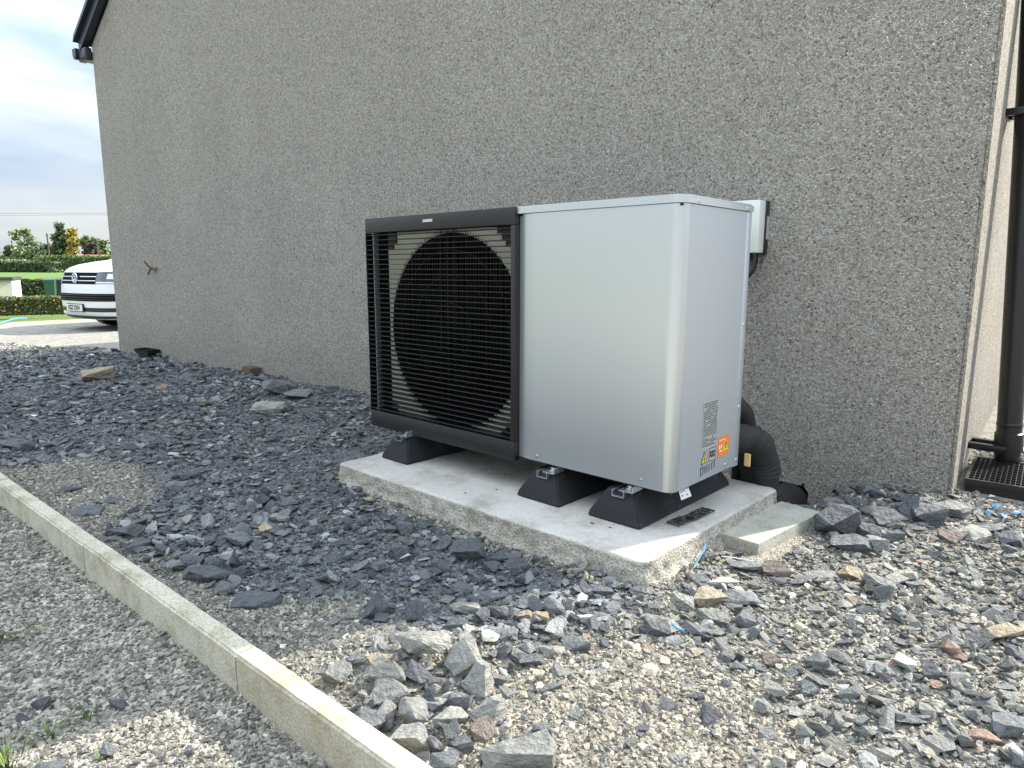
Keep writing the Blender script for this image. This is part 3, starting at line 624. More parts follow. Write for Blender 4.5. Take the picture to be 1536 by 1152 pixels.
# ------------------------------------------------------------------ concrete base
def slab_obj():
    bm=nb(); x0,x1,y0,y1=SLAB
    nxs=90; nys=56
    def outline(z, off):
        P=[]; c=[(x0,y0),(x1-.01,y0+.012),(x1,y1),(x0,y1)]
        r=[.02,.045,.03,.02]
        for k in range(4):
            a=Vector(c[k]); prv=Vector(c[k-1]); nxt=Vector(c[(k+1)%4]); d1=(prv-a).normalized(); d2=(nxt-a).normalized()
            A=a+d1*r[k]; B=a+d2*r[k]
            for t in range(6): u=t/5; P.append((1-u)**2*A+2*u*(1-u)*a+u*u*B)
        # resample
        Q=[]; n=len(P)
        for k in range(n):
            a,b=P[k],P[(k+1)%n]; m=max(1,int((b-a).length/.012))
            for j in range(m): Q.append(a.lerp(b,j/m))
        cx=Vector(((x0+x1)/2,(y0+y1)/2)); out=[]
        for q in Q:
            d=Vector((q.x-cx.x,(q.y-cx.y)))
            nrm=Vector((0,0))
            if abs(q.x-x0)<.05: nrm.x-=1
            if abs(q.x-x1)<.05: nrm.x+=1
            if abs(q.y-y0)<.05: nrm.y-=1
            if abs(q.y-y1)<.05: nrm.y+=1
            if nrm.length: nrm.normalize()
            out.append((q,nrm))
        return out
    base=outline(0,0); rings=[]
    zs=[(-.120,-.012,0),(-.1215,-.006,0),(-.126,0.0,.0006),(-.133,.0005,.002),(-.142,0,.006),(-.152,.002,.008),(-.162,.003,.008),(-.172,.004,.009),(-.184,.006,.010),(-.198,.012,.012),(-.212,.02,.016),(-.24,.03,.02),(-.30,.03,.0)]
    for z,off,amp in zs:
        rg=[]
        for q,nr in base:
            o=off+amp*(fbm(q.x,q.y,z,38,4))+amp*.8*fbm(q.x,q.y,z+9,9,3)
            wob=.0018*fbm(q.x,q.y,0,7,2)
            rg.append(bm.verts.new((q.x+nr.x*o,q.y+nr.y*o,z+wob)))
        rings.append(rg)
    n=len(base); top=bm.faces.new(rings[0]); top.material_index=0
    for a in range(len(rings)-1):
        for k in range(n):
            f=bm.faces.new((rings[a][k],rings[a+1][k],rings[a+1][(k+1)%n],rings[a][(k+1)%n])); f.material_index = 0 if a<2 else 1
    return bm
slab=build('concrete_base', slab_obj(), [M['slab'],M['slab_side']], None, 1.0)
tag(slab,'rough edged concrete base slab carrying the three black rubber feet','concrete slab')
# loose cement crumbs along its foot
p0=[]
def cem(x,y):
    return (SLAB[2]-.06<y<SLAB[2]+.0 and .3<x<1.4) or (1.43<x<1.47 and -.2<y<.2)
def fieldc():
    return field('cement_crumbs', 1500, (.25,1.47),(-.29,.25), lambda x,y: cem(x+random.gauss(0,.008),y+random.gauss(0,.012)), .012, [(.36,.34,.28),(.28,.26,.21),(.46,.43,.36)],[5,3,2],.2,.5,None,.4,.4)
fieldc()
# small paving slab
pz=-.165; A=[onz(1065,795,pz),onz(1138,816,pz),onz(1233,768,pz),onz(1172,752,pz)]
bm=nb(); T=[bm.verts.new(p) for p in A]; B=[bm.verts.new(p-Vector((0,0,.042))) for p in A]
bm.faces.new(T); bm.faces.new(B[::-1])
for k in range(4): bm.faces.new((T[k],B[k],B[(k+1)%4],T[(k+1)%4]))
bmesh.ops.subdivide_edges(bm,edges=bm.edges,cuts=14,use_grid_fill=True)
for v in bm.verts: v.co += Vector((fbm(v.co.x,v.co.y,v.co.z,40,3),fbm(v.co.x,v.co.y,v.co.z+5,40,3),0))*.0012
o=build('paving_slab',bm,M['paver'],None,.5); tag(o,'small loose paving slab lying beside the right edge of the concrete base','paving slab')
# ------------------------------------------------------------------ kerb stones
kang=math.atan(.0375); KD=Vector((math.cos(kang),math.sin(kang),0))
j2=Vector((1.010,-1.0847,0))     # front edge of the joint seen at the middle of the kerb
def kerbstone(x0,x1,label,mt,dz=0,rot=0):
    bm=nb(); g=box(bm,0,x1-x0,0,.047,-.31,-.160,0)
    bmesh.ops.subdivide_edges(bm,edges=[e for e in bm.edges if abs((e.verts[0].co-e.verts[1].co).x)>.2],cuts=60,use_grid_fill=True)
    es=[e for e in bm.edges if all(v.co.z>-.17 for v in e.verts) and (abs(e.verts[0].co.y-e.verts[1].co.y)<.001)and (e.verts[0].co.y<.001 or e.verts[0].co.y>.046)]
    bmesh.ops.bevel(bm,geom=es,offset=.005,segments=3,affect='EDGES')
    for v in bm.verts:
        k=Vector((0,fbm(v.co.x+x0,v.co.y*3,v.co.z*3,22,4),fbm(v.co.x+x0,v.co.y,7,22,4))); v.co+=k*.0009
    p=j2+KD*x0; o=build('kerb_stone',bm,mt,None,.7); o.location=(p.x,p.y,dz); o.rotation_euler=(0,0,kang+rot)
    tag(o,label,'kerb',group='concrete edging kerb along the path')
GP=.004
kerbstone(.0+GP/2,.915,'cream sunlit edging kerb nearest the camera, running out of the bottom of the photo',M['kerb_sunlit'],0,0)
kerbstone(-.868,-GP/2,'stained grey edging kerb, the full length between the two visible joints',M['kerb'],0,0)
kerbstone(-1.78,-.872,'far edging kerb reaching the left edge of the photo beyond the second joint',M['kerb'],-.002,0)
kerbstone(-2.70,-1.784,'edging kerb continuing out of the photo beyond the left edge',M['kerb'],0,0)
kerbstone(.919,1.83,'edging kerb continuing beside the camera below the photo',M['kerb'],0,0)
# ------------------------------------------------------------------ heat pump
HPW=1.38; HPH=.8126; HPD=.418; XS=.7995
hp=empty('heat_pump',(0,0,-.0),0,'silver and black outdoor heat pump with a louvred fan grille, standing on rubber feet','heat pump')
def outline_strip(pts,t):
    out=[Vector(p) for p in pts]; inn=[]
    for i,p in enumerate(out):
        d=(out[min(i+1,len(out)-1)]-out[max(i-1,0)]).normalized(); inn.append(p+Vector((-d.y,d.x))*t)
    return out+inn[::-1]
RC=.032; arc=[(HPW-RC+RC*math.sin(a),RC-RC*math.cos(a)) for a in np.linspace(0,math.pi/2,12)]
ZT=.7895
bm=nb(); pts=[(XS+.085*t,.009*(1-t)**2) for t in np.linspace(0,1,13)]+[(HPW-RC-.01,0)]+arc+[(HPW,RC+.004)]
def strip(bm,pts,t,z0,z1,closed=False):
    poly=outline_strip(pts,t); n=len(poly)
    A=[bm.verts.new((p[0],p[1],z0)) for p in poly]; B=[bm.verts.new((p[0],p[1],z1)) for p in poly]
    m=len(pts)
    for k in range(n): bm.faces.new((A[k],A[(k+1)%n],B[(k+1)%n],B[k]))
    for k in range(m-1):
        bm.faces.new((A[k],A[k+1],A[n-2-k],A[n-1-k])); bm.faces.new((B[k],B[k+1],B[n-2-k],B[n-1-k]))
strip(bm,pts,.0015,0,ZT); build('front_panel',bm,M['silver'],hp,.6)
bm=nb(); strip(bm,[(HPW-.0004,RC+.005),(HPW-.0004,HPD-.034)],.0015,0,ZT); build('side_panel',bm,M['silver_side'],hp)
bm=nb(); box(bm,HPW-.006,HPW+.0006,HPD-.033,HPD,-.004,ZT,.002); build('rear_flange',bm,M['silver_side'],hp,.6)
bm=nb(); box(bm,.03,HPW-.002,HPD-.003,HPD-.0005,0,ZT); box(bm,.0275,.03,.0,HPD-.003,0,ZT); build('rear_panel',bm,M['silver_side'],hp)
bm=nb(); box(bm,.03,HPW-.004,.004,HPD-.004,-.004,.0); build('base_tray',bm,M['black_pl'],hp)
bm=nb(); lip=.004
pts=[(.03,-lip),(HPW-RC,-lip)]+[(HPW-RC+(RC+lip)*math.sin(a),RC-(RC+lip)*math.cos(a)) for a in np.linspace(0,math.pi/2,12)]+[(HPW+lip,HPD+.002),(.03,HPD+.002)]
prism(bm,pts,2,ZT+.0015,HPH)
bmesh.ops.bevel(bm,geom=[e for e in bm.edges if all(v.co.z>HPH-.001 for v in e.verts)],offset=.005,segments=3,affect='EDGES')
build('lid',bm,M['silver'],hp,.6)
bm=nb(); box(bm,.04,HPW-.006,.006,HPD-.006,ZT-.006,ZT+.0015); build('lid_seal',bm,M['black'],hp)
# screws
def screw(p,ax):
    bm=nb(); bmesh.ops.create_cone(bm,segments=10,radius1=.0055,radius2=.0042,depth=.003,cap_ends=True)
    bmesh.ops.create_cone(bm,segments=6,radius1=.0022,radius2=.0022,depth=.0036,cap_ends=True)
    q=Vector((0,0,1)).rotation_difference(Vector(ax)).to_matrix()
    for v in bm.verts: v.co=q@v.co+Vector(p)
    build('screw',bm,M['screw'],hp)
for p,a in (((.885,-.0015,.0165),(0,-1,0)),((1.28,-.0015,.020),(0,-1,0)),((HPW+.002,.325,.018),(1,0,0)),((HPW+.002,.402,.018),(1,0,0)),((HPW+.002,.402,.19),(1,0,0)),((HPW+.005,.075,.798),(1,0,0)),((HPW+.005,.375,.798),(1,0,0)),((HPW+.002,.402,.45),(1,0,0))): screw(p,a)
# grille
gr_y=-.014; gq=[ony(546,329,gr_y),ony(558,640,gr_y),ony(773,309,gr_y),ony(773,690,gr_y)]; GX0=(gq[0].x+gq[1].x)/2; GX1=.798; GZ0=(gq[1].z+gq[3].z)/2; GZ1=(gq[0].z+gq[2].z)/2; print('gr',gq)
bm=nb(); box(bm,GX0,GX1,gr_y,.012,.757,GZ1,.003); build('grille_top_band',bm,M['grille_blk'],hp,.6)
bm=nb(); box(bm,GX0,GX1,gr_y,.012,GZ0,.050,.003); build('grille_bottom_band',bm,M['grille_blk'],hp,.6)
bm=nb(); box(bm,GX1-.0185,GX1,gr_y+.0005,.0255,.0505,.7565,.002); build('grille_right_post',bm,M['grille_blk'],hp,.6)
bm=nb(); box(bm,GX0,GX0+.006,gr_y+.0005,.0245,.0505,.7565,.001); build('grille_left_post',bm,M['grille_in'],hp,.6)
bm=nb(); box(bm,GX0,.034,.0335,.30,-.004,GZ1-.006); build('left_casing',bm,M['grille_blk'],hp)
NS=38; sm=None
for k in range(NS):
    z=.0505+(k+.5)*(.706/NS)
    if sm is None:
        bm=nb(); box(bm,GX0+.0055,GX1-.018,gr_y+.001,.024,-.0012,.0012,.0005,1)
        o=build('louvre_slat',bm,M['grille_blk'],hp,.6); sm=o.data
    else: o=bpy.data.objects.new('louvre_slat',sm); link(o,hp)
    o.location=(0,0,z)
# back slope at the left end of the louvres
bm=nb(); prism(bm,[(GX0+.0005,.0250),(.081,.0262),(.081,.0325),(GX0+.0005,.0325)],2,.0505,.7565); build('left_wing',bm,M['grille_in'],hp)
# thin tie bars behind the slats
for x in (.40,.434,.47):
    bm=nb(); box(bm,x-.0014,x+.0014,-.0005+.0248,.0268,.0505,.7565); build('tie_bar',bm,M['grille_blk'],hp)
# cream fan plate with round opening
CX,CZ,CR=.450,.396,.350
bm=nb(); outer=[];inner=[];NN=96
for k in range(NN):
    a=2*math.pi*k/NN; ca,sa=math.cos(a),math.sin(a)
    x0,x1,z0,z1=.0815,.7775,.0475,.7565
    tt=min(((x1-CX)/ca if ca>1e-9 else 1e9),((x0-CX)/ca if ca<-1e-9 else 1e9),((z1-CZ)/sa if sa>1e-9 else 1e9),((z0-CZ)/sa if sa<-1e-9 else 1e9))
    outer.append(bm.verts.new((CX+ca*tt,.033,CZ+sa*tt))); ri=min(CR,tt-.002); inner.append(bm.verts.new((CX+ca*ri,.033,CZ+sa*ri)))
for k in range(NN): j=(k+1)%NN; bm.faces.new((outer[k],outer[j],inner[j],inner[k]))
thicken(bm,(0,.003,0))
build('fan_plate',bm,M['white_pl'],hp)
bm=nb(); ringv=[]
prof=[(CR+.001,.0335),(CR-.004,.030),(CR-.018,.029),(CR-.028,.036),(CR-.033,.05),(CR-.034,.13),(CR-.030,.13),(CR-.026,.05)]
for k in range(NN):
    a=2*math.pi*k/NN; ringv.append([bm.verts.new((CX+r*math.cos(a),y,CZ+r*math.sin(a))) for r,y in prof])
for k in range(NN):
    for q in range(len(prof)): bm.faces.new((ringv[k][q],ringv[(k+1)%NN][q],ringv[(k+1)%NN][(q+1)%len(prof)],ringv[k][(q+1)%len(prof)]))
build('fan_shroud',bm,M['grille_in'],hp,1.0)
bm=nb()
for x0,x1,z0,z1 in ((.0885,.14,.715,.7565),(.0885,.12,.69,.715),(.68,.777,.735,.757),(.702,.777,.712,.735),(.72,.777,.690,.712),(.70,.777,.052,.075),(.72,.777,.075,.098),(.0885,.12,.052,.085)): box(bm,x0,x1,.027,.0325,z0,z1)
build('corner_bracket',bm,M['grille_blk'],hp)
gb=nb()
for k in range(50):
    x=CX-.335+k*(.67/49)+random.uniform(-.003,.003); h=math.sqrt(max(.004,.350**2-(x-CX)**2))+.012; z0,z1=max(.051,CZ-h),min(.756,CZ+h)
    box(gb,x-.0009,x+.0009,.0272,.0288,z0,z1)
for r in (.10,.20,.29): tube(gb,[(CX+r*math.cos(a),.0285,CZ+r*math.sin(a)) for a in np.linspace(0,2*math.pi,49)],.0013,5,False)
build('fan_guard',gb,M['grille_blk'],hp)
fan=nb(); tube(fan,[(CX,.07,CZ),(CX,.06,CZ),(CX,.13,CZ)],[.03,.062,.066],24)
hub=build('fan_hub',fan,M['grille_in'],hp,.6)
for b in range(5):
    bm=nb(); a0=b*2*math.pi/5+.35; vs=[]
    for i in range(7):
        r=.06+i*.037; row=[]
        for j in range(6):
            a=a0+(j/5)*(.95-.05*i)+.10*i*.7; row.append(bm.verts.new((CX+r*math.cos(a),.12-.07*(j/5)*(.7+.05*i),CZ+r*math.sin(a))))
        vs.append(row)
    for i in range(6):
        for j in range(5): bm.faces.new((vs[i][j],vs[i][j+1],vs[i+1][j+1],vs[i+1][j]))
    thicken(bm,(0,.003,0)); build('fan_blade',bm,M['grille_in'],hp,1.0)
bm=nb(); box(bm,.07,.81,.20,.203,.01,.78); box(bm,.07,.073,.038,.20,.01,.78); box(bm,.807,.81,.038,.20,.01,.78); build('fan_chamber',bm,M['grille_in'],hp)
# stays seen through the fan
bm=nb(); box(bm,CX-.10,CX-.085,.135,.15,.02,.77); box(bm,CX+.085,CX+.10,.135,.15,.02,.77); build('motor_bracket',bm,M['grille_in'],hp)
bp=ony(641,331,gr_y)
text_obj('brand_lettering','DAIKIN',.0135,M['white'],hp,Matrix.Translation((bp.x,gr_y-.0006,bp.z))@FRONT,.25,.0003,.0004,1.15)
# labels on the side panel (x = HPW)
def lab(name,y0,y1,z0,z1,mt,off,parent=None):
    bm=nb(); box(bm,HPW,HPW+off,y0,y1,z0,z1); return build(name,bm,mt,parent or hp)
rl=lab('rating_label',.166,.258,.094,.238,M['label'],.0006)
bm=nb(); zz=.232; k=0
while zz>.098:
    y=.170
    while y<.253:
        l_=random.uniform(.006,.022); e=min(y+l_,.2545); 
        if random.random()<.93: box(bm,HPW+.0006,HPW+.0009,y,e,zz-.0014,zz+.0008)
        y=e+.0022
    zz-=.0052
build('fine_print',bm,M['black'],rl)
wt=empty('warning_triangle'); bpy.data.objects.remove(wt)
bm=nb(); prism(bm,[(.166,.048),(.202,.052),(.184,.088)],0,HPW,HPW+.0006); tr=build('warning_triangle',bm,M['black'],hp)
bm=nb(); prism(bm,[(.1705,.0515),(.1975,.0545),(.184,.0815)],0,HPW+.0006,HPW+.0009); build('triangle_face',bm,M['yellow'],tr)
bm=nb(); prism(bm,[(.182,.056),(.1865,.0565),(.1875,.064),(.185,.073),(.1835,.066),(.181,.063)],0,HPW+.0009,HPW+.0012); build('flame_mark',bm,M['black'],tr)
rb=lab('refrigerant_label',.214,.256,.050,.090,M['label'],.0005)
bm=nb()
for q in ((.214,.256,.0885,.090),(.214,.256,.050,.0515),(.214,.2152,.0515,.0885),(.2548,.256,.0515,.0885)): box(bm,HPW+.0005,HPW+.0009,*q)
build('label_border',bm,M['black'],rb)
text_obj('refrigerant_text','R32',.026,M['black'],rb,Matrix.Translation((HPW+.0008,.235,.070))@SIDE,0,.0002,.0012,.78)
bm=nb()
def lineseg(a,b,wd=.0013):
    a=Vector((HPW+.0006,*a)); b=Vector((HPW+.0006,*b)); tube(bm,[a,b],wd*.6,4)
for a,b in (((.165,.040),(.165,.016)),((.165,.016),(.180,.020)),((.180,.020),(.180,.043)),((.165,.040),(.172,.036)),((.172,.036),(.180,.043)),((.188,.027),(.195,.020)),((.195,.020),(.212,.022)),((.212,.022),(.222,.030)),((.222,.030),(.219,.040)),((.219,.040),(.200,.041)),((.200,.041),(.190,.036)),((.190,.036),(.188,.027)),((.195,.033),(.212,.034)),((.196,.028),(.214,.029)),((.230,.022),(.236,.024)),((.236,.024),(.235,.042)),((.232,.038),(.240,.044)),((.244,.026),(.252,.028)),((.252,.028),(.253,.047)),((.246,.044),(.253,.047))): lineseg(a,b)
build('manual_pictogram',bm,M['black'],hp)
ol=lab('orange_label',.272,.345,.052,.112,M['orange'],.0006)
bm=nb(); prism(bm,[(.306,.064),(.338,.067),(.322,.102)],0,HPW+.0006,HPW+.0008); build('caution_triangle',bm,M['yellow'],ol)
bm=nb(); prism(bm,[(.319,.071),(.327,.072),(.3245,.081),(.328,.084),(.3225,.095),(.3195,.083),(.3215,.080)],0,HPW+.0008,HPW+.0011); build('bolt_mark',bm,M['black'],ol)
bm=nb()
for y,z in ((.279,.083),(.291,.085)): box(bm,HPW+.0006,HPW+.0009,y,y+.006,z-.006,z+.003); box(bm,HPW+.0006,HPW+.0009,y-.0015,y+.0075,z-.0075,z-.006)
box(bm,HPW+.0006,HPW+.0009,.282,.298,.066,.070)
for k in range(6): box(bm,HPW+.0006,HPW+.0009,.279+k*.0065,.2835+k*.0065,.100,.1035)
build('white_symbols',bm,M['white'],ol)
# hanging white paper tag under the side edge
bm=nb(); a=[(1018.5,737),(1032,729.5),(1037.5,744),(1022,750.5)]; P=[onx for onx in a]
def onx(px,py,X): d=ray(px,py); return CAM+d*((X-CAM.x)/d.x)
v=[bm.verts.new(onx(q[0],q[1],1.372)) for q in a]; bm.faces.new(v); thicken(bm,(-.0006,0,0))
pt=build('paper_tag',bm,M['white'],hp)
bm=nb()
for q,wd in (((1021,738.5),3.5),((1025,736.5),4),((1030,742),3.4),((1023,744),3),((1030,733),2)):
    p=onx(q[0],q[1],1.3735); box(bm,1.3732,1.3738,p.y,p.y+wd*.0021,p.z-.0014,p.z+.0014)
build('tag_print',bm,M['black'],pt)
# ------------------------------------------------------------------ rubber feet
def foot(x0,x1,y0,y1,label,zt=-.026,holes=True):
    o=empty('rubber_foot',((x0+x1)/2,y0,-.12),0,label,'rubber foot','rubber feet under the heat pump')
    hw=(x1-x0)/2; L_=y1-y0; h=zt+.12; tw=hw*.50
    bm=nb(); b=[(-hw,0),(hw,0),(hw,L_),(-hw,L_)]; t=[(-tw,.040),(tw,.040),(tw,L_-.040),(-tw,L_-.040)]
    B=[bm.verts.new((*p,0)) for p in b]; B2=[bm.verts.new((p[0],p[1],.012)) for p in b]; T=[bm.verts.new((*p,h)) for p in t]
    bm.faces.new(B[::-1]); bm.faces.new(T)
    for a_,b_ in ((B,B2),(B2,T)):
        for k in range(4): bm.faces.new((a_[k],a_[(k+1)%4],b_[(k+1)%4],b_[k]))
    bmesh.ops.bevel(bm,geom=list(bm.edges),offset=.005,segments=2,affect='EDGES')
    build('rubber_block',bm,M['rubber'],o,.6)
    if holes:
        for sx in (-.5,.45):
            bm=nb(); bmesh.ops.create_cone(bm,segments=10,radius1=.005,radius2=.005,depth=.004,cap_ends=True)
            yy=.012+(.040)*(.30-.012/h)*1.0
            for v in bm.verts: v.co=Vector((sx*hw*.8+v.co.x,yy*.62+v.co.z,.030+v.co.y))
            build('moulded_hole',bm,M['black'],o)
    return o,h,tw
def rail(o,h,tw,L_):
    # channel let into the top, showing its open end, and an angled clamp with a bolt
    bm=nb(); wd=.021
    box(bm,-wd,wd,.022,L_-.03,h-.020,h-.018); box(bm,-wd,-wd+.002,.022,L_-.03,h-.018,h+.001); box(bm,wd-.002,wd,.022,L_-.03,h-.018,h+.001)
    box(bm,-wd+.002,-wd+.008,.022,L_-.03,h-.001,h+.001); box(bm,wd-.008,wd-.002,.022,L_-.03,h-.001,h+.001)
    build('steel_channel',bm,M['galv'],o)
    bm=nb()
    prism(bm,[(.020,h+.0015),(.020,h+.004),(.075,h+.006),(.075,h+.0035)],0,.004,.052)
    prism(bm,[(.020,h+.0035),(.022,h+.020),(.070,h+.026),(.072,h+.006)],0,.050,.0525)
    build('clamp_bracket',bm,M['galv'],o)
    bm=nb(); bmesh.ops.create_cone(bm,segments=16,radius1=.012,radius2=.012,depth=.003,cap_ends=True); 
    for v in bm.verts: v.co+=Vector((.026,.048,h+.007))
    g=bmesh.ops.create_cone(bm,segments=6,radius1=.0078,radius2=.0078,depth=.008,cap_ends=True)['verts']
    for v in g: v.co+=Vector((.026,.048,h+.012))
    build('hex_bolt',bm,M['galv'],o)
fR=foot(1.115,1.300,-.030,.545,'nearest rubber foot, at the right end of the unit with dusty scuffs'); rail(*fR,.575)
fM=foot(.832,1.012,-.040,.535,'middle rubber foot standing under the silver panel'); rail(*fM,.575)
fL=foot(.130,.292,-.066,.510,'far rubber foot, at the left end under the fan grille',-.022); rail(*fL,.575)
# black mesh scrap by the nearest foot
bm=nb(); c0=onz(1002,786,-.119); c1=onz(1056,764,-.119); d=(c1-c0); Ln=d.length; d.normalize(); nrm=Vector((d.y,-d.x,0))
Wm=.042
def mp2(u,v_,h=0): return c0+d*(u*Ln)+nrm*(-.004+v_*Wm)+Vector((0,0,.0045+.002*math.sin(9*u)+h))
for i in range(13): tube(bm,[mp2(i/12+.01*math.sin(i*3),0),mp2(i/12,1,.002*(i%3))],.0019,5)
for j in range(5): tube(bm,[mp2(u,j/4) for u in np.linspace(0,1,13)],.0019,5)
for i in range(12):
    for j in range(4):
        if (i*7+j*3)%4==0: tube(bm,[mp2(i/12,j/4,.002),mp2((i+1)/12,(j+1)/4,.002)],.0022,5)
o=build('plastic_mesh',bm,M['black_pl'],None,1.0); tag(o,'scrap of black plastic mesh lying on the concrete base beside the nearest foot','mesh')
for q,s,lb in (((888,785),.006,'left of the nearest rubber foot'),((915,792),.004,'below the nearest rubber foot'),((745,735),.004,'left of the middle rubber foot'),((698,740),.004,'near the front edge left of centre'),((757,712),.004,'under the silver panel edge'),((740,703),.003,'under the grille corner'),((1060,789),.003,'right of the black mesh scrap')):
    p=onz(q[0],q[1],-.12); me=chipm[random.randrange(14)]; q2=me.copy(); q2.materials.clear(); q2.materials.append(M['stone']); o=bpy.data.objects.new('stone_crumb',q2); link(o)
    o.scale=(s*3,s*2,s*1.5); o.location=(p.x,p.y,-.118); o.color=(.12,.13,.14,1); tag(o,'tiny dark stone crumb on the concrete base '+lb,'stone','crumbs on the concrete base')
# ------------------------------------------------------------------ isolator box
iw=onwall(1153,342); iso=empty('isolator_switch',(iw.x-.088*math.cos(HR),iw.y-.006,iw.z),HR,'pale grey electrical isolator box with black back plate on the wall behind the unit','switch box')
bm=nb(); box(bm,-.09,.088,-.035,.005,-.105,.105,.003); build('back_plate',bm,M['black_pl'],iso,.6)
bm=nb(); box(bm,-.092,.084,-.105,-.0355,-.100,.104,.006); build('box_body',bm,M['box_white'],iso,.6)
bm=nb(); box(bm,.0885,.0892,-.030,.0,-.045,.045); build('side_sticker',bm,M['label'],iso)
bm=nb(); tube(bm,spline([(.045,-.04,-.10),(.045,-.04,-.14),(.03,-.06,-.18),(-.03,-.14,-.22),(-.12,-.3,-.23)]),.019,12); build('cable_conduit',bm,M['black_pl'],iso,1.0)
# ------------------------------------------------------------------ insulated pipes
pp=empty('insulated_pipes',(1.3,.6,-.2),0,'thick black foam insulated pipes dropping behind the unit into the wall','pipe')
def ptube(name,pts,r,mt=M['foam'],n=20):
    bm=nb(); P=spline(pts,8); P=[Vector(p)-Vector((1.3,.6,-.2)) for p in P]
    rr=[r*(1+.03*math.sin(i*1.3)) for i in range(len(P))]; tube(bm,P,rr,n); return build(name,bm,mt,pp,1.2)
ptube('upper_pipe',[(1.20,.40,.145),(1.24,.55,.145),(1.245,.66,.13),(1.25,.74,.05),(1.25,.78,-.2)],.046)
ptube('lower_elbow',[(1.26,.41,.055),(1.31,.52,.055),(1.355,.60,.040),(1.375,.64,-.02),(1.378,.66,-.10),(1.385,.70,-.40)],.045)
ptube('foam_wrap',[(1.285,.475,.057),(1.312,.525,.055),(1.335,.565,.05)],.0495)
ptube('foam_wrap',[(1.345,.590,.048),(1.362,.61,.030),(1.368,.622,.018)],.0485)
ptube('foam_wrap',[(1.374,.645,-.035),(1.378,.655,-.06),(1.379,.66,-.085)],.0478)
ptube('foam_wrap',[(1.379,.672,-.15),(1.381,.68,-.19)],.0474)
ptube('foam_wrap',[(1.236,.56,.146),(1.243,.61,.142)],.0495)
ptube('drop_pipe',[(1.31,.66,.02),(1.325,.68,-.10),(1.33,.70,-.3)],.046)
hm=(h0+h1)*.5; ptube('wall_duct',[(1.31,.72,-.36),(1.31,.85,-.34),(hm.x-.01,hm.y-.1,NZ-.075),(hm.x,hm.y+.1,NZ-.075)],.072)
ptube('service_cable',[(1.22,.44,.5),(1.215,.50,.35),(1.21,.52,.2),(1.22,.52,.05)],.012)
bm=nb(); p=ony(1121,690,.50)-Vector((1.3,.6,-.2)); box(bm,p.x-.011,p.x+.011,p.y-.003,p.y+.003,p.z-.022,p.z+.022,.003); build('brass_tag',bm,M['brass'],pp)
# ------------------------------------------------------------------ drainpipe
pb=ony(1513,660,1.74); ptp=ony(1553,0,1.74); up=(ptp-pb).normalized()
dp=empty('drainpipe',(pb.x,pb.y,-.1),0,'black plastic drainpipe on the sunlit side wall at the right edge','drainpipe')
o0=Vector((pb.x,pb.y,-.1)); r=.044
bm=nb(); tube(bm,[pb-o0,pb-o0+up*2.42],r,28); build('pipe',bm,M['black_pl'],dp,.7)
bm=nb(); tube(bm,[pb-o0+up*(-.045),pb-o0+up*(-.043),pb-o0+up*(.030),pb-o0+up*.034],[r*1.0,r*1.14,r*1.14,r*1.02],28)
tube(bm,[pb-o0+up*(.058),pb-o0+up*.062,pb-o0+up*.070,pb-o0+up*.074],[r*1.01,r*1.05,r*1.05,r*1.01],28); build('socket_collar',bm,M['black_pl'],dp,.7)
def bracket(h):
    c=pb-o0+up*h; wl=HC.x-(pb.y-HC.y)*.082-o0.x
    bm=nb(); tube(bm,[c-up*.013,c+up*.013],r*1.13,28); box(bm,wl-.002,wl+.006,c.y-.075,c.y+.075,c.z-.016,c.z+.016,.002)
    box(bm,wl,c.x,c.y-.062,c.y-.036,c.z-.013,c.z+.013,.002); box(bm,wl,c.x,c.y+.036,c.y+.062,c.z-.013,c.z+.013,.002)
    build('pipe_bracket',bm,M['black_pl'],dp,.6)
hb=(ony(1520,172,1.74)-pb).dot(up)
bracket(-.045+.012); bracket(hb); bracket(2.3)
bm=nb(); P=spline([pb-o0-up*.03,pb-o0-up*.075,pb-o0+Vector((.045,.03,-.12)),pb-o0+Vector((.15,.06,-.135)),pb-o0+Vector((.26,.09,-.14))],6); tube(bm,P,r*1.05,24); build('bend',bm,M['black_pl'],dp,1.0)
# ------------------------------------------------------------------ gully with grid
ga=onz(1447,718,-.15); gb_=onz(1478,692,-.15); print('gully',ga,gb_,onz(1536,728,-.15)); gn=Vector((-math.sin(HR),math.cos(HR),0)); gt=Vector((math.cos(HR),math.sin(HR),0)); gc=ga+gn*.20+gt*.105; gg=empty('gully_grid',(gc.x,gc.y,-.15),HR,'black plastic drain gully with a square mesh lid at the foot of the drainpipe','drain')
bm=nb(); gx=.105; gy=.20
for q in ((-gx,gx,-gy,-gy+.012),(-gx,gx,gy-.012,gy),(-gx,-gx+.010,-gy+.012,gy-.012),(gx-.010,gx,-gy+.012,gy-.012)): box(bm,*q,-.016,.002)
build('frame',bm,M['black_pl'],gg)
bm=nb()
for k in range(1,10): box(bm,-gx+.010,gx-.010,-gy+.012+k*.0376-.002,-gy+.012+k*.0376+.002,-.010,.0005)
for k in range(1,12): box(bm,-gx+.010+k*.0158-.0013,-gx+.010+k*.0158+.0013,-gy+.012,gy-.012,-.010,0)
build('grid_lid',bm,M['black_pl'],gg)
bm=nb()
for q in ((-gx+.004,gx-.004,-gy+.006,-gy+.010),(-gx+.004,gx-.004,gy-.010,gy-.006),(-gx+.004,-gx+.008,-gy+.01,gy-.01),(gx-.008,gx-.004,-gy+.01,gy-.01)): box(bm,*q,-.14,-.0165)
box(bm,-gx+.008,gx-.008,-gy+.01,gy-.01,-.09,-.085)
build('gully_box',bm,M['black'],gg)
p=hit(1476,672)
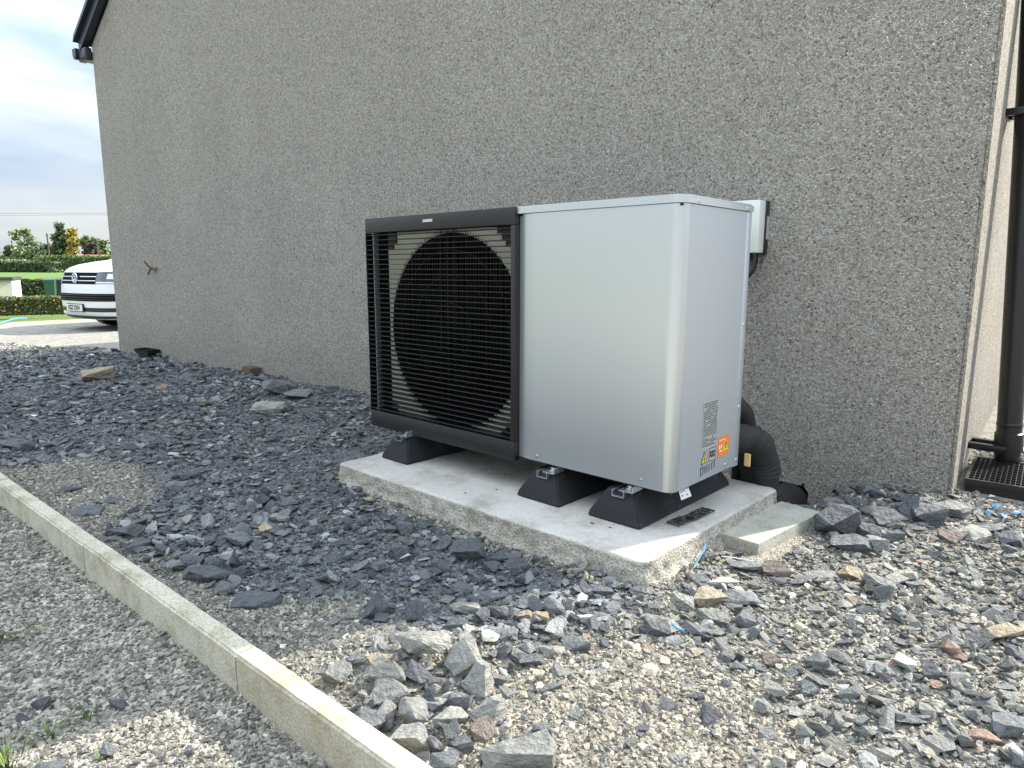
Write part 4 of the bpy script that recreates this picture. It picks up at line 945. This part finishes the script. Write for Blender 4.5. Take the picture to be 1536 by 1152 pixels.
# ------------------------------------------------------------------ small scraps
def scrap(px,py,s,label,k,flat=.4,rz=None):
    p=hit(px,py); s*=.82; bm=nb(); r_=random.Random(k); n=7; vs=[bm.verts.new((math.cos(a)*s*r_.uniform(.5,1.5),math.sin(a)*s*flat*r_.uniform(.5,1.7),r_.uniform(-.3,.5)*s)) for a in np.linspace(0,5.5,n)]
    c=bm.verts.new((0,0,.25*s)); 
    for i in range(n): bm.faces.new((vs[i],vs[(i+1)%n],c))
    thicken(bm,(0,0,-.0012))
    o=build('plastic_scrap',bm,M['blue'],None,None); o.location=(p.x,p.y,gz(p.x,p.y)+.018); o.rotation_euler=(r_.uniform(-.3,.3),r_.uniform(-.3,.3),rz if rz is not None else r_.uniform(0,6)); tag(o,label,'plastic scrap','blue plastic scraps by the drain')
scrap(1494,766,.030,'light blue torn plastic sheet with the widest flat face below the drain',1,.5)
scrap(1462,770,.015,'small blue plastic piece left of the torn blue sheet',2)
scrap(1483,776,.016,'bright blue plastic shard just below the torn blue sheet',3)
scrap(1506,782,.022,'curled blue plastic piece in front of the torn blue sheet',4)
scrap(1524,778,.022,'pointed blue plastic piece right of the curled one',5)
scrap(1533,771,.014,'blue plastic corner at the right edge of the photo',6)
scrap(1281,929,.007,'tiny blue plastic fleck on the open gravel',7)
def cord(pts,r,mt,label,name='string_offcut',cat='cord'):
    bm=nb(); P=[]
    for px,py,h in pts: q=hit(px,py); q.z=gz(q.x,q.y)+h; P.append(q)
    c=P[0].copy(); tube(bm,[p-c for p in spline(P,6)],r,6); o=build(name,bm,mt,None,1.0); o.location=c; return tag(o,label,cat)
cord([(1056,829,.040),(1056,840,.035),(1048,852,.03),(1040,864,.022)],.0022,M['blue'],'short curved blue cord sticking out of the stones by the concrete base')
cord([(1008,948,.02),(1016,955,.02),(1026,957,.018)],.003,M['blue'],'short blue cord end left of the tan stone group')
cord([(-40,492,.03),(0,487,.03),(24,481,.04),(40,479,.03)],.018,M['blue'],'blue hose lying at the edge of the far drive','garden_hose','hose')
cord([(1082,845,.02),(1100,852,.03),(1130,856,.028)],.0012,M['white'],'thin white twig across the stones by the small paving slab','twig','twig')
# hopper and brick at the wall, stub in the wall
p=onwall(233,534)
hop=empty('drain_hopper',(p.x,wall_y(p.x)-.065,p.z-.02),HR,'flared black plastic hopper standing at the foot of the wall near its far corner','drain hopper')
bm=nb(); lv=[(.135,.055,.085),(.135,.055,.068),(.105,.045,.045),(.085,.04,-.10)]; rg=[]
for a,b,z in lv: rg.append([bm.verts.new((x*a,y*b,z)) for x,y in ((-1,-1),(1,-1),(1,1),(-1,1))])
for i in range(3):
    for k in range(4): bm.faces.new((rg[i][k],rg[i][(k+1)%4],rg[i+1][(k+1)%4],rg[i+1][k]))
thicken(bm,(0,0,.004)); build('bowl',bm,M['black_pl'],hop)
bm=nb(); box(bm,-.12,.12,-.045,.045,.062,.066); build('lid',bm,M['black'],hop)
p=hit(351,567); bm=nb(); box(bm,-.06,.06,-.045,.045,-.03,.035,.006); o=build('brick',bm,M['brick'],None,.6); o.location=(p.x,wall_y(p.x)-.06,gz(p.x,p.y)+.035); o.rotation_euler=(0,.05,HR); tag(o,'broken brown brick lying against the wall left of the unit','brick')
p=hit(310,605); 
for k,(px,py,c) in enumerate(((312,604,'moss'),(303,607,'moss'))): stone(px,py,16,8,c,'brown mossy clod in the slate strip, '+('right','left')[k]+' one of two','clod','mossy clods',name='moss_clod')
q=onwall(232,402); st=empty('wall_stub',(q.x,wall_y(q.x),q.z),HR,'small brown forked cable stub sticking out of the wall left of the unit','cable stub')
bm=nb(); tube(bm,spline([(.0,.0,0),(-.01,-.03,.0),(-.04,-.05,.035),(-.05,-.06,.06)]),[.012]*8+[.009]*8+[.007]*9,8); tube(bm,spline([(-.01,-.03,0),(-.02,-.04,-.03),(-.03,-.05,-.06)]),.008,8); build('forked_stem',bm,M['wood'],st,1)
bm=nb(); tube(bm,[(0,0,0),(.03,-.02,-.003),(.07,-.02,0)],.011,8); build('yellow_end',bm,mat('faded_yellow',(.20,.19,.07),.7),st,1)
# ------------------------------------------------------------------ plants in the path
def blade_mat(name,c1,c2):
    m=bpy.data.materials.new(name); m.use_nodes=True; n=m.node_tree.nodes; l=m.node_tree.links; b=n['Principled BSDF']; b.inputs['Roughness'].default_value=.6
    g=n.new('ShaderNodeNewGeometry'); r=ramp(n,[(0,c1),(1,c2)]); l.new(g.outputs['Random Per Island'],r.inputs[0]); l.new(r.outputs[0],b.inputs['Base Color'])
    b.inputs['Subsurface Weight'].default_value=0; return m
M['grass']=blade_mat('grass_blades',(.035,.085,.012),(.16,.20,.045))
M['leaf_dark']=blade_mat('leaf_dark',(.03,.05,.022),(.10,.14,.055))
M['leaf_mid']=blade_mat('leaf_mid',(.05,.09,.025),(.18,.25,.08))
M['leaf_pale']=blade_mat('leaf_pale',(.10,.15,.075),(.30,.36,.18))
M['leaf_gold']=blade_mat('leaf_gold',(.16,.13,.012),(.48,.36,.03))
M['leaf_hedge']=blade_mat('leaf_hedge',(.04,.06,.016),(.21,.20,.06))
def tuft(px,py,n,h,lean,label,spread=.02):
    p=hit(px,py); bm=nb()
    for k in range(n):
        a=random.uniform(0,6.28); b=Vector((math.cos(a),math.sin(a),0))*random.uniform(0,spread); hh=h*random.uniform(.5,1.1)
        d=(Vector((math.cos(a),math.sin(a),0))*.6+Vector(lean))*hh; s=Vector((-d.y,d.x,0)).normalized()*random.uniform(.0012,.0026); prev=None
        for t in (0,.35,.7,1):
            c=b+d*(t**1.5)+Vector((0,0,hh*(t-.45*t*t))); wd=s*(1-t*.95); cur=(bm.verts.new(c-wd),bm.verts.new(c+wd))
            if prev: bm.faces.new((prev[0],prev[1],cur[1],cur[0]))
            prev=cur
    o=build('grass_tuft',bm,M['grass'],None); o.location=(p.x,p.y,gz(p.x,p.y)); tag(o,label,'grass tuft')
rv=Vector((_r.x,_r.y,0))*1.1
tuft(-8,905,10,.09,tuple(rv),'thin grass blades reaching in from the left edge, upper of two',.015)
tuft(5,962,16,.10,tuple(rv),'grass blades reaching in from the left edge, lower of two',.02)
tuft(75,1105,26,.05,(0,0,0),'small grass tuft growing in the path gravel near the lower left',.03)
tuft(132,1075,9,.06,(0,0,0),'few upright grass blades right of the small grass tuft',.012)
tuft(8,1148,60,.07,(0,0,0),'dense green clump in the bottom left corner of the photo',.05)
tuft(152,1142,8,.03,(0,0,0),'tiny green sprout at the bottom of the path gravel',.01)
for q in ((175,1055,30,16,'dark','blue grey pebble upright on the path gravel'),(36,1075,20,14,'dark','dark pebble left on the path gravel'),(168,1120,26,30,'mid','pale veined slate stone on the path near the bottom'),(75,1150,50,24,'mid','flat slate at the bottom edge of the path'),(285,1125,18,18,'mid','grey pebble on the sunlit patch of path'),(62,1055,22,20,'dark','dark stone between the grass tufts on the path')):
    stone(q[0],q[1],q[2],q[3],q[4],q[5],'stone')
# ------------------------------------------------------------------ far setting: vegetation helpers
def leaves(bm, pts, size):
    for p in pts:
        a=Vector((random.gauss(0,1),random.gauss(0,1),random.gauss(0,1))).normalized(); b=a.orthogonal().normalized(); c=a.cross(b); s=size*random.uniform(.6,1.3)
        q=[bm.verts.new(Vector(p)+b*s),bm.verts.new(Vector(p)+c*s*.7),bm.verts.new(Vector(p)-b*s),bm.verts.new(Vector(p)-c*s*.7)]; bm.faces.new(q)
def hedge(a,b,wd,h,leaf,m,n,label,name='hedge'):
    a=Vector(a); b=Vector(b); d=b-a; Ln=d.length; nr=Vector((-d.y,d.x,0)).normalized(); bm=nb(); P=[]
    e=empty(name,a,0,label,'hedge')
    for _ in range(n):
        u=random.random(); t=random.random(); f=random.random(); top=h*(1+.07*fbm(u*Ln,0,0,1.1,3))
        k=random.random()
        if k<.42: v_=random.uniform(-.5,.5); z=top*random.uniform(.86,1.02)
        elif k<.95: v_=.5*random.choice((-1,1))*random.uniform(.8,1.05); z=top*random.random()
        else: v_=random.uniform(-.5,.5); z=top*random.random()
        bul=1+.12*fbm(u*Ln,z,5,1.6,3)
        P.append(d*u+nr*v_*wd*bul+Vector((0,0,z)))
    leaves(bm,P,leaf); build('foliage',bm,m,e)
    bm=nb(); 
    for u in np.arange(.02,1,.6/Ln*1.5): c=d*u; tube(bm,[c,c+Vector((random.uniform(-.1,.1),0,h*.8))],[.03,.012],5)
    build('stems',bm,M['wood'],e)
    q=nb(); c0,c1=-nr*wd*.36,nr*wd*.36; dd=d.normalized()*wd*.4
    vs=[q.verts.new(v) for v in (c0+dd,d+c0-dd,d+c1-dd,c1+dd)]; vt=[q.verts.new(v.co+Vector((0,0,h*.84))) for v in vs]; q.faces.new(vs); q.faces.new(vt)
    for k in range(4): q.faces.new((vs[k],vs[(k+1)%4],vt[(k+1)%4],vt[k]))
    build('inner_growth',q,M['leaf_dark'],e)
    return e
def gpt(px,D): # point on the terrain along the picture column px at depth D
    q=ond(px,480,D); return Vector((q.x,q.y,gz(q.x,q.y)))
def zt(py,D): return CAM.z+FPX and (ond(60,py,D).z)
A=gpt(-120,21); B=gpt(220,24)
A.z=B.z=ond(60,473,22).z; hh=ond(60,446,22).z-A.z
hedge(A,B,.9,hh,.035,M['leaf_hedge'],15000,'near low hedge with brown and yellow leaves behind the drive')
A=gpt(20,43); B=gpt(98,45); A.z=B.z=-1.25; hedge(A,B,1.2,ond(60,419,44).z+1.25,.07,M['leaf_dark'],9000,'dark hedge between the white shed and the green bins')
A=gpt(-150,70); B=gpt(99,72); A.z=B.z=ond(60,407,70).z-.4; hedge(A,B,2,ond(60,393,70).z-A.z,.12,M['leaf_dark'],7000,'clipped field hedge across the green field')
A=gpt(-60,88); B=gpt(52,90); A.z=B.z=ond(60,396,88).z-1; hedge(A,B,2,ond(60,390,88).z-A.z,.14,M['leaf_pale'],2500,'yellowish hedge just behind the clipped field hedge')
A=gpt(68,108); B=gpt(300,112); A.z=B.z=ond(60,399,108).z-.6; hedge(A,B,3,ond(60,384,108).z-A.z,.16,M['leaf_mid'],7000,'tall far hedge in front of the golden tree')
def tree(name,px,D,ptop,pbot,wpx,shape,m,label,n=2200,leaf=.30):
    g0=ond(px,pbot,D); H=ond(px,ptop,D).z-g0.z; W=wpx*D/FPX
    e=empty(name,(g0.x,g0.y,g0.z-.6),0,label,'tree'); H+=.6
    bm=nb(); tube(bm,[(0,0,0),(.1,0,H*.5),(0,0,H*.9)],[.28,.2,.06],7); build('trunk',bm,M['wood'],e)
    bm=nb(); 
    for k in range(9):
        a=random.uniform(0,6.28); z=H*random.uniform(.3,.75); tube(bm,[(0,0,z),(math.cos(a)*W*.3,math.sin(a)*W*.3,z+W*.12)],[.09,.03],5)
    build('limbs',bm,M['wood'],e)
    P=[]; cl=[]
    for k in range(34 if shape!='cone' else 60):
        if shape=='cone':
            z=random.uniform(.08,1)**.9; r=(1-z)**.75*W*.5; a=random.uniform(0,6.28); q=random.uniform(.4,1); cl.append((Vector((math.cos(a)*r*q,math.sin(a)*r*q,H*z)),W*.10+.1))
        elif shape=='pine':
            z=random.choice((.52,.66,.78,.9,.97)); r=W*.5*{.52:.8,.66:1,.78:.75,.9:.9,.97:.4}[z]; a=random.uniform(0,6.28); q=random.uniform(.2,1); cl.append((Vector((math.cos(a)*r*q,math.sin(a)*r*q,H*z)),W*.10))
        else:
            z=random.uniform(.15,1); r=W*.5*math.sqrt(max(.05,1-((z-.5)/.55)**2)); a=random.uniform(0,6.28); q=random.uniform(.3,1); cl.append((Vector((math.cos(a)*r*q,math.sin(a)*r*q,H*z*.95)),W*.13))
    for _ in range(n):
        c,s=random.choice(cl); P.append(c+Vector((random.gauss(0,1),random.gauss(0,1),random.gauss(0,.6)))*s*.75)
    leaves(bm:=nb(),P,leaf); build('crown',bm,m,e); return e
tree('pine_tree',41,150,345,402,32,'pine',M['leaf_pale'],'flat topped pale green pine left of the utility pole',2600,.30)
tree('broadleaf_tree',43,148,372,404,44,'round',M['leaf_pale'],'pale round tree below the flat topped pine',2600)
tree('broadleaf_tree',22,155,369,404,22,'round',M['leaf_dark'],'small dark tree left of the flat topped pine')
tree('broadleaf_tree',68,155,364,404,30,'round',M['leaf_dark'],'dark rounded tree between the pine and the conifer')
tree('conifer_tree',96,150,337,403,28,'cone',M['leaf_dark'],'tall dark conifer beside the golden tree',3200,.28)
tree('conifer_tree',88,153,352,403,18,'cone',M['leaf_mid'],'slender conifer left of the tall dark conifer',1800,.28)
tree('golden_tree',113,146,345,402,24,'cone',M['leaf_gold'],'golden yellow conifer tree',3000,.28)
tree('broadleaf_tree',104,150,352,403,18,'round',M['leaf_dark'],'dark green tree wedged behind the golden tree',1600)
tree('broadleaf_tree',138,150,354,403,30,'round',M['leaf_mid'],'green round tree right of the golden tree')
tree('copper_tree',139,144,363,403,20,'round',blade_mat('leaf_copper',(.03,.025,.025),(.08,.06,.055)),'dark purple bush in front of the green round tree',1800)
tree('broadleaf_tree',157,150,360,403,24,'round',M['leaf_mid'],'green tree half hidden by the corner of the house')
tree('broadleaf_tree',2,160,383,404,20,'round',M['leaf_mid'],'low green tree at the left edge of the photo',1200)
tree('broadleaf_tree',-30,165,370,404,50,'round',M['leaf_mid'],'wide tree just outside the left edge of the photo',1600)
tree('broadleaf_tree',195,165,360,404,60,'round',M['leaf_mid'],'wide tree hidden behind the house wall',1600)
# utility poles and wires
def pole(px,D,ptop,pbot,label,r=.12):
    g0=ond(px,pbot,D); e=empty('utility_pole',g0,0,label,'pole'); H=ond(px,ptop,D).z-g0.z
    bm=nb(); tube(bm,[(0,0,-1),(.0,0,H)],[r,r*.7],8); build('pole_shaft',bm,M['wood'],e,1)
    bm=nb(); box(bm,-.7,.7,-.05,.05,H-.5,H-.4); build('crossarm',bm,M['wood'],e)
pole(76,120,350,404,'tall wooden utility pole between pine and conifer',.16); pole(22,150,361,404,'short wooden pole at the left of the trees'); pole(111,140,355,403,'thin pole in front of the golden tree'); pole(149,140,360,403,'thin pole beside the house corner')
for k,(y0,y1) in enumerate(((321,313),(317.5,311))):
    a=ond(-600,y0-2,50); b=ond(700,y1-4,70); bm=nb(); P=[a.lerp(b,t)-Vector((0,0,1.0*4*t*(1-t)*.5)) for t in np.linspace(0,1,30)]; c=P[0].copy(); tube(bm,[p-c for p in P],.010,5); o=build('overhead_wire',bm,M['wire'],None,1); o.location=c
    tag(o,('lower','upper')[k]+' of the two thin overhead wires crossing the sky','wire','overhead wires')
# white shed, bins, brick house far
s0=gpt(-30,28); sh=empty('white_shed',(s0.x,s0.y,-1.15),0,'white rendered outbuilding with dark flat roof at the left edge','shed')
right=Vector((_r.x,_r.y,0)).normalized(); fwd=Vector((_f.x,_f.y,0)).normalized(); rz=math.atan2(right.y,right.x)+.62
sh.rotation_euler=(0,0,rz-.1); zt_=ond(10,416,28).z+1.15; wr=(29+30)*28/FPX*1.22-.75
bm=nb(); box(bm,-2.5,wr,-.1,3,0,zt_-.12); build('wall',bm,M['cream_wall'],sh)
bm=nb(); box(bm,-2.6,wr+.06,-.25,3.1,zt_-.12,zt_); build('roof',bm,M['roof'],sh)
def bin_(px,D,label,mt):
    g0=gpt(px,D); e=empty('wheelie_bin',(g0.x,g0.y,ond(px,417,D).z-1.07),rz+random.uniform(-.3,.3),label,'bin','wheelie bins behind the hedge')
    bm=nb(); lv=[(.22,0.02),(.28,.95)]; A_=[[bm.verts.new((x*a,y*a*1.1,z)) for x,y in((-1,-1),(1,-1),(1,1),(-1,1))] for a,z in lv]
    bm.faces.new(A_[0]); bm.faces.new(A_[1])
    for k in range(4): bm.faces.new((A_[0][k],A_[0][(k+1)%4],A_[1][(k+1)%4],A_[1][k]))
    build('body',bm,mt,e); bm=nb(); prism(bm,[(-.34,.951),(.34,.951),(.36,1.0),(.2,1.07),(-.30,1.0)],0,-.3,.3); build('lid',bm,mt,e)
    for s in (-1,1):
        bm=nb(); tube(bm,[(s*.24,.30,.1),(s*.29,.30,.1)],.1,14); build('wheel',bm,M['black_pl'],e)
bin_(81,41,'green wheelie bin seen above the near hedge left of the van',M['green_pl']); bin_(92,41.6,'dark wheelie bin right beside the green one, half behind the van',M['dark_upvc'])
b0=ond(139,402,125); bh=empty('brick_house',(b0.x,b0.y,b0.z-1.5),rz,'low far red brick building above the bonnet of the van','house')
z1=ond(139,386,125).z-(b0.z-1.5)
bm=nb(); box(bm,-1.7,3.2,0,4,0,z1); build('wall',bm,M['red_brick'],bh)
bm=nb(); prism(bm,[(-.3,z1),(4.3,z1),(2,z1+.5)],0,-2.0,3.5); build('roof',bm,mat('tile_roof',(.30,.14,.09),.8),bh)
for x in (-1.2,0.1): bm=nb(); box(bm,x,x+.8,-.04,.0,z1-1.1,z1-.3); build('window',bm,M['black'],bh)
# ------------------------------------------------------------------ van
def make_van():
    q=ond(110,424,11.0); d2=ond(155,497,11.0); gz_=d2.z
    S=.93; e=empty('van',(0,0,gz_),0,'white panel van parked nose out beyond the far corner of the house','van')
    e.scale=(S,S,S)
    yaw=math.radians(VANYAW); e.rotation_euler=(0,0,yaw)
    e.location=(q.x,q.y,gz_)
    LN=4.9
    fz=[(.20,.10),(.28,.015),(.45,0),(.60,.0),(.78,.02),(.90,.055),(1.02,.10),(1.08,.17),(1.14,.34),(1.19,.60),(1.23,.88),(1.28,.98),(1.5,1.28),(1.8,1.68),(1.92,1.95),(1.96,2.3)]
    wz=[(.20,.86),(.28,.92),(.6,.945),(.9,.94),(1.1,.93),(1.3,.91),(1.6,.87),(1.85,.80),(1.96,.68)]
    f=lambda z: float(np.interp(z,[a for a,b in fz],[b for a,b in fz])); wv=lambda z: float(np.interp(z,[a for a,b in wz],[b for a,b in wz]))
    def fr(u,z,off=0):
        W=wv(z); y=f(z)+.12*u*u+.26*abs(u)**7
        nrm=Vector((u**7*1.6+.25*u,-1,0)).normalized()
        return Vector((W*u,y,z))+nrm*off
    bm=nb(); us=[-1+2*k/40 for k in range(41)]; zs=[.20,.24,.28,.36,.45,.52,.6,.7,.78,.84,.9,.96,1.02,1.05,1.08,1.11,1.14,1.165,1.19,1.21,1.23,1.28,1.39,1.5,1.65,1.8,1.86,1.92,1.96]
    rows=[]
    for z in zs:
        r_=[fr(u,z) for u in us]; W=wv(z); y0=r_[-1].y
        r_+= [Vector((W,y0+(LN-y0)*t,z)) for t in (.05,.15,.3,.5,.7,.9,.97)]+[Vector((W*.9,LN,z)),Vector((-W*.9,LN,z))]+[Vector((-W,y0+(LN-y0)*t,z)) for t in (.97,.9,.7,.5,.3,.15,.05)]
        rows.append([bm.verts.new(p) for p in r_])
    n=len(rows[0])
    for a in range(len(rows)-1):
        for k in range(n): bm.faces.new((rows[a][k],rows[a][(k+1)%n],rows[a+1][(k+1)%n],rows[a+1][k]))
    bm.faces.new(rows[-1]); bm.faces.new(rows[0])
    paint=mat('white_van_paint',(.74,.77,.82),.22,coat=.6); build('body',bm,paint,e,.8)
    def patch(name,fn,mt,off,th=.01,nu=24,nv=6,parent=e):
        bm=nb(); G=[]
        for i in range(nu+1):
            G.append([bm.verts.new(fr(*fn(i/nu,j/nv),off)) for j in range(nv+1)])
        for i in range(nu):
            for j in range(nv): bm.faces.new((G[i][j],G[i+1][j],G[i+1][j+1],G[i][j+1]))
        return build(name,bm,mt,parent,1.0)
    R_=lambda u0,u1,z0,z1: (lambda a,b:(u0+(u1-u0)*a, z0+(z1-z0)*b))
    blk=M['grille_blk']; chrome=mat('van_chrome',(.75,.77,.8),.15,.95); glass=mat('headlight_glass',(.10,.115,.13),.08,.2,coat=.8)
    patch('upper_grille',R_(-.62,.62,.805,1.0),M['grille_in'],.006)
    for z in (.925,.855):
        patch('chrome_strip',R_(-.60,.60,z,z+.014),chrome,.012,nv=1)
    for s in (-1,1):
        hl=patch('headlight',lambda a,b,s=s:(s*(.60+.385*a),(.815-.0*a)+(.19+.015*a)*b),glass,.008,nu=14)
        patch('light_lens',lambda a,b,s=s:(s*(.80+.12*a),.89+.085*b),mat('lens',(.6,.63,.68),.1,.6),.014,nu=8,parent=hl)
        patch('day_light',lambda a,b,s=s:(s*(.63+.33*a),.822+.022*b),mat('drl',(.75,.77,.8),.2,.3),.014,nu=10,nv=1,parent=hl)
    patch('bumper_intake',R_(-.93,.93,.515,.645),M['grille_in'],.006)
    for z in (.535,.575,.615): patch('intake_bar',R_(-.90,.90,z,z+.012),M['dark_upvc'],.012,nv=1)
    patch('lower_intake',R_(-.62,.93,.335,.405),blk,.006)
    patch('lower_lip',R_(-.97,.97,.215,.262),M['dark_upvc'],.010)
    patch('windscreen',R_(-.90,.90,1.30,1.84),mat('windscreen_glass',(.02,.03,.035),.05,.3,coat=1),.006)
    # plate
    pc=fr(0,.40,.022); bm=nb(); box(bm,-.26,.26,pc.y-.012,pc.y+.004,pc.z-.056,pc.z+.056,.004); pl=build('number_plate',bm,mat('plate_white',(.72,.72,.68),.4),e)
    bm=nb(); box(bm,-.275,.275,pc.y+.0045,pc.y+.02,pc.z-.068,pc.z+.068); build('plate_holder',bm,blk,e)
    text_obj('plate_text','KSZ 2254',.105,M['black'],pl,Matrix.Translation((0,pc.y-.0135,pc.z))@FRONT,0,.001,.003,.92)
    # emblem: ring with a V over a W
    c=fr(0,.905,.02); bm=nb(); tube(bm,[(c.x+.083*math.cos(a),c.y-.008,c.z+.083*math.sin(a)) for a in np.linspace(0,2*math.pi,33)],.0085,8,False)
    def st(a,b): tube(bm,[(c.x+a[0],c.y-.010,c.z+a[1]),(c.x+b[0],c.y-.010,c.z+b[1])],.0085,6)
    st((-.035,.072),(-.004,.012)); st((.035,.072),(.004,.012)); st((-.068,.045),(-.030,-.060)); st((-.030,-.060),(0,-.004)); st((0,-.004),(.030,-.060)); st((.030,-.060),(.068,.045))
    em=build('emblem',bm,chrome,e,1.0)
    bm=nb(); bmesh.ops.create_cone(bm,segments=32,radius1=.080,radius2=.080,depth=.008,cap_ends=True)
    for v in bm.verts: v.co=Vector((c.x+v.co.x,c.y+v.co.z,c.z+v.co.y))
    build('emblem_disc',bm,M['dark_upvc'],em)
    for s in (-1,1):
        for y in (1.0,3.95):
            bm=nb(); tube(bm,[(s*.70,y,.33),(s*.72,y,.33),(s*.90,y,.33),(s*.925,y,.33)],[.30,.335,.335,.30],32); wh=build('wheel',bm,M['black_pl'],e,.7)
            bm=nb(); tube(bm,[(s*.926,y,.33),(s*.935,y,.33)],[.20,.18],24); build('rim',bm,chrome,wh,.6)
            bm=nb()
            P=[(s*(wv(.5)+.004),y+.42*math.cos(a),.33+.42*math.sin(a)) for a in np.linspace(-.25,math.pi+.25,24)]; v=[bm.verts.new(p) for p in P]; bm.faces.new(v); build('wheel_arch',bm,M['black'],e)
        bm=nb(); box(bm,min(s*.93,s*1.08),max(s*.93,s*1.08),1.35,1.45,1.28,1.42,.02); build('mirror',bm,paint,e,.6)
        bm=nb(); v=[bm.verts.new((s*(wv(z)+.004),y,z)) for y,z in ((1.65,1.27),(2.35,1.25),(2.35,1.72),(1.95,1.74))]; bm.faces.new(v); build('side_window',bm,M['black'],e)
    bm=nb(); box(bm,-.8,.8,.35,4.7,.18,.23); build('underbody',bm,M['black'],e)
VANYAW=10
make_van()
print('objects', len(C.objects), 'tris', sum(len(p.data.polygons) for p in C.objects if p.type=='MESH'))
